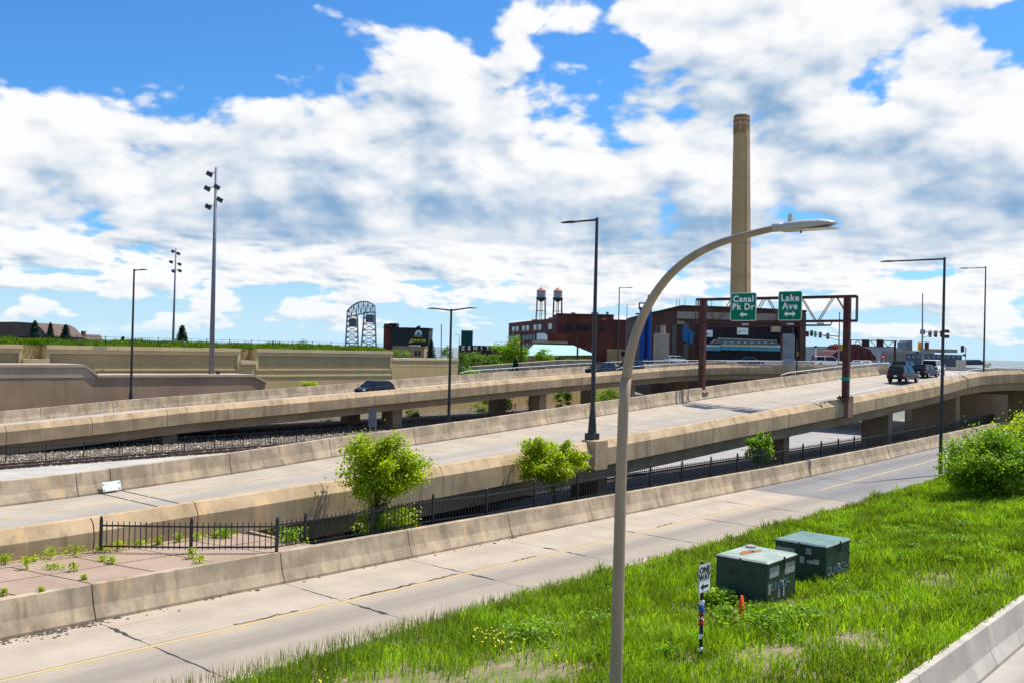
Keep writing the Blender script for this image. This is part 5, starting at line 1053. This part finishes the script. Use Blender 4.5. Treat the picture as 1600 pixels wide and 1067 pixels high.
# aerial lift bridge
YL = 1150; lb = thing('lift_bridge', 'silver steel lift bridge with two lattice towers far on the left', 'bridge', (at(563, 548, YL).x, YL, -2))
def lat(p, q, w, nm='strut'): m = MB(); m.bar(p, q, w*1.55, w*1.55); m.build(nm, STEELBR, lb)
def LP(x, y, dY=0): return at(x, y, YL+dY)
def tower(xl0, xr0, xl1, xr1, yb, yt, dY):
    n = 7
    for dd in (0, 14):
        L_ = [LP(xl0+(xl1-xl0)*(k/n)**.7, yb+(yt-yb)*k/n, dY+dd) for k in range(n+1)]; R_ = [LP(xr0+(xr1-xr0)*(k/n)**.7, yb+(yt-yb)*k/n, dY+dd) for k in range(n+1)]
        for k in range(n):
            lat(L_[k], L_[k+1], 1.1, 'tower_leg'); lat(R_[k], R_[k+1], 1.1, 'tower_leg'); lat(L_[k], R_[k+1], .5); lat(R_[k], L_[k+1], .5); lat(L_[k+1], R_[k+1], .6)
    m = MB(); c0, c1 = LP(xl1+2, yt+16, dY), LP(xr1-2, yt+4, dY); m.obox((c0.x, c0.y+1, c0.z), (c1.x-c0.x, 0, 0), (0, 10, 0), (0, 0, c1.z-c0.z)); m.build('counterweight', mat('dark bridge concrete', (.16, .17, .18)), lb)
tower(538.5, 560, 542.5, 558.5, 552, 494, 40); tower(563, 588.5, 569, 586, 552, 488, 0)
n = 12
def arc(f, hi, dY): 
    x = 542+(586-542)*f; yb = 498-9*f
    return LP(x, yb-hi*(21.5*math.sin(math.pi*min(1, f*.80+.10))**.62), dY-40*f+40)
for dd in (0, 14):
    Tp = [arc(k/n, 1, dd) for k in range(n+1)]; Bt = [arc(k/n, .12, dd) for k in range(n+1)]
    for k in range(n):
        lat(Tp[k], Tp[k+1], .9, 'top_chord'); lat(Bt[k], Bt[k+1], .9, 'bottom_chord'); lat(Bt[k], Tp[k], .5, 'hanger'); lat(Bt[k], Tp[k+1], .45, 'diagonal') if k % 2 == 0 else lat(Bt[k+1], Tp[k], .45, 'diagonal')
    lat(Bt[n], Tp[n], .6, 'hanger')
# dark hotel with wall emblem
Yh = 520; ho = thing('hotel', 'dark slate hotel block with yellow script and emblem on its end wall', 'building', (at(634, 545, Yh).x, Yh, 0))
pbox(610.5, 513, 669.5, 570, Yh, 25, SLATE, ho, 'end_wall'); pbox(609, 512, 671.5, 513.6, Yh-.4, 26, mat('dark coping', (.01, .018, .02)), ho, 'coping'); pbox(599, 508, 611, 570, Yh+2, 25, BRICK_RED, ho, 'brick_wing'); pbox(598, 511, 611.5, 512.2, Yh+1.5, 25, mat('dark coping', (.01, .018, .02)), ho, 'ledge'); pbox(600, 506, 608, 509, Yh+3, 12, SLATE, ho, 'stair_tower'); pbox(608, 505.2, 619.5, 513, Yh+4, 12, SLATE, ho, 'lift_tower')
ppoly([(649, 513), (651.5, 510.5), (654, 509), (655.5, 509), (656, 513)], Yh, 5, SLATE, ho, 'roof_crest')
YELM = mat('yellow sign script', (.62, .47, .06), var=.1)
for a, b in (((640, 533.5), (644, 529.5)), ((644, 529.5), (646, 533)), ((646, 533), (649, 530)), ((649, 530), (651, 533)), ((651, 533), (654, 530)), ((654, 530), (657, 533)), ((657, 533), (660, 530.5)), ((660, 530.5), (666, 532)), ((639, 535.5), (648, 532.8)), ((648, 532.8), (665, 533.2))): m = MB(); m.bar(at(*a, Yh-.3), at(*b, Yh-.3), .8, .55); m.build('script_stroke', YELM, ho)
pbox(646.5, 524.5, 659.5, 526.5, Yh-.3, .3, mat('dull gold sign', (.42, .34, .12)), ho, 'emblem_band')
for x, y, r_ in ((650, 521.5, 1.6), (652, 518.5, 1.6), (654.5, 517.5, 1.5), (657, 519, 1.5), (657.5, 522, 1.4)): pbox(x-r_, y-r_, x+r_, y+r_, Yh-.3, .3, WHITE, ho, 'emblem_petal')
pbox(652.4, 519.5, 656, 523.8, Yh-.45, .3, mat('blue emblem', (.03, .22, .62)), ho, 'emblem_centre')
tb = thing('low_building', 'low tan building with dark windows in front of the hotel', 'building', (at(638, 556, 330).x, 330, 0)); pbox(613, 541.5, 663, 566, 330, 14, TANBLD, tb, 'wall'); pbox(613, 540.5, 664, 542, 329.7, 15, mat('tan roof edge', (.30, .20, .13)), tb, 'roof_edge')
for x in (648, 653.5): pbox(x, 548, x+3.4, 556, 329.8, .3, DARKWIN, tb, 'window')
pbox(639, 539.3, 655, 541, 331, 3, WHITE, tb, 'roof_unit')
# ZENITH building, black board
ze = thing('low_building', 'dark brick shopfront with white ZENITH lettering along the parapet', 'building', (at(765, 548, 300).x, 300, 0)); pbox(716, 539.8, 800, 575, 300, 12, mat('dark brick parapet', (.06, .022, .022)), ze, 'wall')
for k_, ch_ in enumerate('ZENITH M'):
    if ch_ != ' ': place_flat(text_mesh(ch_, 1.6, WHITE, bold=.06, extrude=.05), 'letter', at(723.5+k_*9.6, 543.8, 299.7), (1, 0, 0), (0, 0, 1), ze)
bo = thing('billboard', 'blank dark green billboard panel behind the ZENITH shopfront', 'billboard', at(729, 540, 340)); pbox(720.5, 516.5, 738.5, 540, 340, 1, mat('dark green board', (.006, .06, .055)), bo, 'panel'); pbox(728, 540, 731, 575, 340.4, .6, BLACKM, bo, 'post')
# green roofed building
gh = thing('low_building', 'tan building with a pale green hipped metal roof below the factory', 'building', (at(880, 560, 240).x, 240, 0)); pbox(824, 553, 926, 575, 240, 18, TANBLD, gh, 'wall')
a = [at(818, 555.5, 238), at(932, 554.5, 238)]; zr_ = at(860, 538.5, 246).z; r0_, r1_ = at(834, 539, 247), at(896, 539, 247)
m = MB(); m.add([a[0], a[1], (a[1].x, 260, a[1].z), (a[0].x, 260, a[0].z), (r0_.x, 248, zr_), (r1_.x, 248, zr_)], [(0, 1, 5, 4), (1, 2, 5), (2, 3, 4, 5), (3, 0, 4), (3, 2, 1, 0)]); m.build('roof', GREENROOF, gh)
for x in (868, 907, 924): pbox(x, 559.5, x+7, 563, 239.8, .3, DARKWIN, gh, 'window')
wc = thing('low_building', 'tan commercial block with dark windows left of the blue silo', 'building', (at(975, 555, 260).x, 260, 0)); pbox(949, 545.5, 996, 572, 260, 14, TANBLD, wc, 'wall'); pbox(930, 540, 955, 572, 262, 14, BRICK_RED, wc, 'brick_wing')
for x in (971, 985): pbox(x, 549, x+5, 556, 259.8, .3, DARKWIN, wc, 'window')
cv = thing('storage_tent', 'white boxy tent roof in front of the red factory', 'tent', at(849, 530, 318)); ppoly([(839.5, 521), (847, 520.5), (852, 521), (855.5, 525), (855, 531), (839.5, 531)], 318, 6, WHITE, cv, 'cover'); pbox(833, 532, 856, 534, 317, 5, CABINET, cv, 'platform')
for x, lb_ in ((814.5, 'weathered brown gantry post left of the green roof'), (902.5, 'weathered brown gantry post right of the green roof')):
    t_ = thing('signpost', lb_, 'post', at(x, 570, 175)); pbox(x-1.3, 520 if x < 850 else 524, x+1.3, 575, 175, .4, BROWNSTEEL, t_, 'post'); pbox(x-9, 520.5 if x < 850 else 524, x+9, 521.8 if x < 850 else 525.2, 175, .3, BROWNSTEEL, t_, 'cross_arm')
# middle distance road wall left of the ramp
mw = thing('viaduct', 'long pale concrete viaduct parapet behind the trees, left of the far ramp', 'viaduct', at(800, 575, 165)); ppoly([(716, 574), (870, 563), (930, 562), (930, 571), (870, 573), (716, 584)], 165, 6, CONC, mw, 'parapet'); ppoly([(716, 585), (930, 572), (930, 580), (716, 592)], 166, 5, CONC_GIRD, mw, 'girder')
# house and roofs on the hilltop
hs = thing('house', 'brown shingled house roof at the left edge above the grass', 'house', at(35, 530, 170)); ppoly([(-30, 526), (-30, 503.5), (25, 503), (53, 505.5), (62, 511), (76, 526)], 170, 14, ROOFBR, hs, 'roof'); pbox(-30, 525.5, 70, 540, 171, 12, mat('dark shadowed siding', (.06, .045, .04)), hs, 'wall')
for x in (12, 30): pbox(x, 529, x+5, 534, 170.8, .3, DARKWIN, hs, 'window')
hr = thing('house', 'small ridge roof with two chimneys behind the spruces', 'house', at(118, 530, 210)); ppoly([(106, 531), (110, 522.5), (129, 522.5), (134, 531)], 210, 9, ROOFBR, hr, 'roof')
for x in (105.5, 126.5): pbox(x, 517.5, x+4, 526, 209.7, 1.2, BRICK_BRN, hr, 'chimney')
# right distance
ar = thing('arena', 'long low grey metal arena behind the maroon dome', 'building', at(1330, 560, 520)); ppoly([(1258, 575), (1258, 541.5), (1276, 541), (1395, 541.5), (1418, 548), (1418, 575)], 520, 60, GREYBLD, ar, 'wall'); pbox(1259, 542, 1274, 566, 518, 2, mat('pale metal panel', (.46, .47, .49)), ar, 'panel')
for x in (1290, 1310, 1380): pbox(x, 548, x+6, 552, 519.8, .3, DARKWIN, ar, 'window')
dm = thing('domed_building', 'maroon stepped dome roof beyond the gantry post', 'building', at(1333, 565, 400)); ppoly([(1296, 570), (1298, 556), (1308, 549), (1322, 546), (1325, 540), (1331, 537.5), (1343, 537.5), (1348, 542), (1360, 546), (1363, 552), (1369, 558), (1370, 570)], 400, 25, MAROON, dm, 'roof')
for k in range(6): ppoly([(1304+k*11, 570), (1306+k*10.2, 549), (1306.7+k*10.2, 549), (1304.9+k*11, 570)], 399.7, .3, mat('dark maroon rib', (.07, .012, .02)), dm, 'rib')
fg = thing('sign_gantry', 'far brown gantry with two dark sign backs over the street', 'gantry', at(1365, 560, 215)); pbox(1329, 531.5, 1402, 532.8, 215, .4, BROWNSTEEL, fg, 'chord'); pbox(1329, 541, 1400, 542, 215, .4, BROWNSTEEL, fg, 'chord'); pbox(1397.5, 532, 1400, 572, 215, .4, BROWNSTEEL, fg, 'post'); pbox(1328, 532, 1330, 572, 215, .4, BROWNSTEEL, fg, 'post')
for k in range(7): m = MB(); m.bar(at(1331+k*9.5, 532 if k % 2 else 541.5, 215.2), at(1340+k*9.5, 541.5 if k % 2 else 532, 215.2), .12); m.build('diagonal', BROWNSTEEL, fg)
for x0, x1 in ((1347, 1358.5), (1370, 1380.5)): pbox(x0, 530.5, x1, 541.5, 214.6, .2, SIGNBROWN, fg, 'sign_back')
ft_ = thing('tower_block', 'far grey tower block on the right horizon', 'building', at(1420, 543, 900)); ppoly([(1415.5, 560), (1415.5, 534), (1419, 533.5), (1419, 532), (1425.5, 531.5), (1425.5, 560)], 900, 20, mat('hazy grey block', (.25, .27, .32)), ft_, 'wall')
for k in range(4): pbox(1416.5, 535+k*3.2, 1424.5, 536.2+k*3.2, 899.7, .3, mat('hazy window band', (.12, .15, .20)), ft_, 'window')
gb_ = thing('glass_building', 'low blue glass building with tan roof boxes near the lake', 'building', at(1460, 560, 420)); pbox(1415, 553, 1503, 575, 420, 30, mat('blue curtain wall', (.10, .115, .16), rough=.35, var=.15), gb_, 'wall'); pbox(1415, 548, 1460, 553.5, 421, 25, mat('tan upper storey', (.42, .36, .30)), gb_, 'upper_storey'); pbox(1453, 545, 1467, 549, 422, 10, TANBLD, gb_, 'roof_box'); pbox(1478, 545.5, 1496, 551, 421, 14, mat('tan upper storey', (.42, .36, .30)), gb_, 'roof_box')
for k in range(11): pbox(1417.5+k*7.8, 555, 1422+k*7.8, 559, 419.7, .3, mat('bright window strip', (.24, .29, .36)), gb_, 'window')
pr = thing('low_building', 'long low dark pavilion roof at the lake shore', 'building', at(1523, 563, 700)); ppoly([(1504, 570), (1507, 562.5), (1531, 561.5), (1536, 565), (1536, 570)], 700, 15, mat('dark pavilion', (.07, .08, .10)), pr, 'roof')
# street things at the junction
def signal(m_, p, back=False, lit=None, parent=None, k=1.0, body=None, yaw=None):
    yaw = ROT_U if yaw is None else yaw; f_ = Vector((-math.cos(yaw), -math.sin(yaw), 0))
    m = MB(); m.box(p, (.28*k, .36*k, 1.05*k), yaw); h_ = m.build('signal_head', body or BLACKM, parent)
    for i, zz in enumerate((.33, 0, -.33)):
        c_ = p+f_*(.15*k)+Vector((0, 0, zz*k)); m = MB(); m.tube([c_, c_+f_*.02], .12*k, 12); m.build('lens', REDLAMP if (lit and i == 0) else mat('unlit signal lens', (.04, .035, .02)), h_)
        m = MB(); m.tube([c_+Vector((0, 0, .06*k)), c_+f_*(.2*k)+Vector((0, 0, .03*k))], .13*k, 8); m.build('visor', body or BLACKM, h_)
Ys = 140
ms = thing('signal_mast', 'grey traffic signal mast with red light right of the pickups', 'traffic signal', at(1441, 585, Ys))
a, b = at(1441, 588, Ys), at(1441.5, 458, Ys); m = MB(); m.tube([a, b], [.17, .07], 10); m.build('pole', GREYPOLE, ms); m = MB(); m.box(at(1441.6, 519, Ys), (.55, .5, .7)); m.build('joint_box', GREYPOLE, ms)
m = MB(); m.tube([at(1442, 519, Ys), at(1486, 519.5, Ys+10)], [.10, .06], 6); m.build('mast_arm', GREYPOLE, ms); m = MB(); m.tube([at(1442, 527, Ys), at(1465, 522, Ys+5)], .05, 5); m.build('mast_arm', GREYPOLE, ms)
for x in (1453.5, 1462.5, 1472): signal(None, at(x, 522, Ys+5), parent=ms, k=.95, yaw=R(15))
for dy in (518, 526): m = MB(); m.box(at(1479.5, dy, Ys+8), (.7, .1, .5)); m.build('sign_plate', SIGNBROWN, ms)
signal(None, at(1437, 541, Ys), lit=True, parent=ms, k=1.15, body=AMBERH); m = MB(); m.box(at(1448, 540.5, Ys), (.6, .12, 1.15)); m.build('backplate', BLACKM, ms); m = MB(); m.box(at(1433.5, 551, Ys), (.35, .3, .35)); m.build('pedestrian_head', BLACKM, ms)
m2 = thing('signal_mast', 'grey traffic signal mast with long arm left of the thick gantry post', 'traffic signal', at(1310.5, 570, 150)); m = MB(); m.tube([at(1310, 572, 150), at(1312, 488, 150)], [.15, .08], 10); m.build('pole', GREYPOLE, m2)
m = MB(); m.tube([at(1310.8, 526, 150), at(1262, 521.5, 156)], [.10, .06], 6); m.build('mast_arm', GREYPOLE, m2); m = MB(); m.tube([at(1310.8, 532, 150), at(1285, 524, 153)], .05, 5); m.build('mast_arm', GREYPOLE, m2)
for x, y in ((1268.5, 521), (1282, 523.5), (1293.8, 525.5)): signal(None, at(x, y, 154), parent=m2, k=.9, yaw=R(20))
m = MB(); m.box(at(1274, 522.5, 154), (.36, .1, 1.0)); m.build('street_name_plate', TEAL, m2); m = MB(); m.box(at(1261.5, 522, 156), (.4, .3, .9)); m.build('backplate', SIGNBROWN, m2)
signal(None, at(1305.5, 542, 150), lit=True, parent=m2, k=.95, body=mat('red brown signal housing', (.22, .05, .02))); signal(None, at(1314.5, 542.5, 150), parent=m2, k=.9, body=AMBERH, yaw=R(100))
m3 = thing('signal_post', 'short signal post beside the beige cabinet at the lake side', 'traffic signal', at(1508, 578, 142)); m = MB(); m.tube([at(1508.5, 580, 142), at(1509, 542, 142)], .07, 8); m.build('pole', GREYPOLE, m3); signal(None, at(1503.5, 545, 142), parent=m3, k=.95, yaw=R(110)); m = MB(); m.box(at(1506.5, 554.5, 142), (.34, .3, .32)); m.build('pedestrian_head', BLACKM, m3)
cb_ = thing('control_cabinet', 'beige signal control cabinet on the corner by the railing', 'cabinet', at(1505, 578, 138)); pbox(1497.5, 562.5, 1509, 578.5, 138, .8, CABINET, cb_, 'body', .02); pbox(1499, 564, 1507.5, 576, 137.97, .03, mat('beige door paint', (.40, .375, .32)), cb_, 'door')
gc = thing('control_cabinet', 'tall grey sign board back with lower panel on a post between storefront and white SUV', 'sign', at(1237, 600, 112)); pbox(1224, 521.5, 1240.5, 560, 112, .25, mat('grey steel panel', (.27, .285, .30)), gc, 'panel'); pbox(1223, 559.8, 1239, 570.5, 111.7, .1, mat('pale panel', (.42, .42, .43)), gc, 'lower_panel'); pbox(1239.5, 524, 1241, 600, 112.05, .15, GALV, gc, 'post'); pbox(1221, 510, 1238, 522, 112.3, .4, BRICK_DK, gc, 'top_box')
bp_ = thing('signal_post', 'slim black post with pedestrian push button beside the grey panel', 'post', at(1245, 600, 113)); pbox(1244.2, 530, 1246, 600, 113, .14, BLACKM, bp_, 'post'); pbox(1245.8, 549, 1248, 556, 112.9, .2, AMBERH, bp_, 'push_button')
ds = thing('road_sign', 'small red do not enter disc beyond the pickups', 'sign', at(1380.5, 575, 150)); m = MB(); m.tube([at(1380.5, 557, 150), at(1380.5, 557, 149.95)], .38, 16); m.build('disc', TAIL, ds); pbox(1378.3, 556.4, 1382.7, 557.7, 149.9, .03, WHITE, ds, 'white_bar'); pbox(1380.1, 560.5, 1380.9, 578, 150, .08, GALV, ds, 'post')
ws = thing('signpost', 'white pole with small plate before the arena', 'post', at(1275, 565, 170)); pbox(1274.3, 543, 1275.4, 572, 170, .12, WHITE, ws, 'post'); pbox(1273, 540, 1276.5, 543.5, 170, .3, BLACKM, ws, 'camera')
for i, x in enumerate((1371, 1374.5)): pbox(x, 548, x+.8, 572, 160, .1, GALV, tag(bpy.data.objects.new('signpost', None), ['thin pale signpost left of the red disc', 'second thin pale signpost left of the red disc'][i], 'post'), 'post')
for o_ in [o_ for o_ in bpy.data.objects if o_.name.startswith('signpost') and not o_.users_collection]: C.objects.link(o_)
sg = thing('road_sign', 'grey back of a tall sign between the two ramps', 'sign', W(38.5, -37, -.3)); p = on_t(582, 652, -37); m = MB(); m.box(p, (1.0, .06, 1.55), ROT_V); m.build('panel', mat('grey sign back', (.20, .205, .21)), sg)
for k in (-.35, .35): m = MB(); q = p+V*k+U*.06; m.bar(Vector((q.x, q.y, -.3)), q+Vector((0, 0, .7)), .06); m.build('post', GALV, sg)

# ================================================================== DISTANT TREES AND SHRUBS
FARLIME = mat('lime far leaves', (.22, .40, .018), rough=.6, var=.3, scale=.3, island=.35, trans=.4)  # lime leaf colour of the brighter far trees
def far_tree(label, px, py, Y, w, h, n, material, size=None, zfoot=None, cat='tree', name='leafy_tree', group=None):
    k = Y/1500; c = at(px, py, Y); r_ = (w/2*k, w/2*k*.9, h/2*k); foot = Vector((c.x, Y, c.z-h/2*k-.8 if zfoot is None else zfoot)); return tree(name, label, foot, c, r_, n, size or .028*w*k+.12, material, 26, .02*w*k+.03, cat, .27, group, nbranch=6)
far_tree('largest bright tree in front of the red factory', 797, 551, 215, 52, 44, 5200, FARLIME); far_tree('rounded bright tree in front of the green roof', 851, 556, 200, 30, 20, 2400, FARLIME); far_tree('pale bushy tree left of the largest bright one', 757, 563, 190, 46, 22, 2200, LEAF_FAR); far_tree('dark tree at the corner right of the tan end wall', 724, 572, 160, 24, 44, 2400, LEAF_FAR); far_tree('tree beneath the ZENITH lettering', 740, 556, 230, 34, 18, 1500, LEAF_FAR); far_tree('yellow green tree in front of the low tan building, left one', 621, 552, 220, 12, 12, 600, FARLIME); far_tree('yellow green tree in front of the low tan building, right one', 634, 552, 222, 13, 11, 600, FARLIME); far_tree('low tree behind the double armed lamp', 700, 551, 240, 22, 18, 1200, LEAF_FAR); far_tree('leafy tree cut by the left of the viaduct', 735, 585, 152, 30, 22, 1500, LEAF_MID); far_tree('low trees right of the viaduct by the green roof', 900, 563, 190, 32, 8, 900, LEAF_FAR)
far_tree('distant round tree left of the lift bridge', 474, 535, 330, 14, 10, 500, LEAF_FAR); far_tree('distant low shrub near the lake shore on the right', 1543, 570, 330, 14, 8, 400, LEAF_FAR)
# shrubs around the ramps
def shrub(label, px, py, t, w, h, n, material, size=.16): c = on_t(px, py, t); k = c.y/1500; return tree('shrub', label, Vector((c.x, c.y, -.3 if c.z-h/2*k < 1.5 else c.z-h/2*k)), c, (w/2*k, w/2*k*.8, h/2*k), n, size, material, 18, .05, 'shrub', .28, nbranch=5)
shrub('bright shrub on the ledge before the tan wall, left of a smaller one', 482, 604, -63.5, 30, 20, 1500, LEAF_LIME); shrub('smaller shrub on the ledge before the tan wall', 516, 606, -63.5, 16, 10, 700, LEAF_MID)
shrub('wide leafy shrub under the far ramp between piers', 768, 637, -58, 62, 34, 2600, LEAF_MID, .2); shrub('shrub just right of the second pier under the far ramp', 877, 624, -58, 30, 32, 1800, LEAF_MID, .2); shrub('shrub behind the tall black lamp under the far ramp', 940, 614, -58, 56, 30, 2200, LEAF_MID, .22); shrub('dark shrub left of the second pier', 833, 632, -58, 22, 32, 900, LEAF_FAR, .2)
shrub('small shrub right of the first tall pier', 645, 648, -58, 22, 20, 800, LEAF_FAR, .18); shrub('low lime shrub at the foot of the double lamp', 690, 654, -56, 18, 14, 700, LEAF_LIME, .16); shrub('dark shrub hanging under the far ramp left of the grey sign', 507, 662, -58, 30, 18, 700, LEAF_FAR, .2)
def spruce(label, px, ytop, ybot, Y, wpx, group=None):
    k = Y/1500; top = at(px, ytop, Y); bot = at(px, ybot, Y); h = top.z-bot.z; t_ = thing('spruce_tree', label, 'tree', bot, group=group); n = int(900+30*(ybot-ytop))
    f = rng.random(n)**.75; tier = np.floor(f*9)/9; rr = wpx/2*k*(f*.6+(f*9-np.floor(f*9))*.25+.05)*rng.uniform(.2, 1.15, n); an = rng.uniform(0, 6.283, n)
    pts = np.stack([top.x+rr*np.cos(an), Y+rr*np.sin(an), top.z-f*h*.93-rr*.22], 1); link('crown', leaves_mesh('crown', pts, max(.22, .05*h), LEAF_DARK, droop=.4), t_)
    m = MB(); m.tube([bot-Vector((0, 0, .3)), top-Vector((0, 0, h*.08))], [.03*h, .01*h], 6); m.build('trunk', BARK, t_)
spruce('largest of three spruces beside the brown house roof', 55, 501, 532, 160, 26); spruce('middle one of three spruces, slimmer', 79, 504, 532, 165, 16); spruce('ragged right one of three spruces', 103, 507, 532, 170, 22)
spruce('lone spruce at the foot of the second floodlight mast', 285, 508, 533, 150, 22); spruce('spruce by the low tan building', 674, 530, 560, 225, 20); spruce('spruce in front of the viaduct', 806, 560, 590, 150, 18); spruce('tiny spruce on the wall top grass', 192, 526, 536, 120, 9)
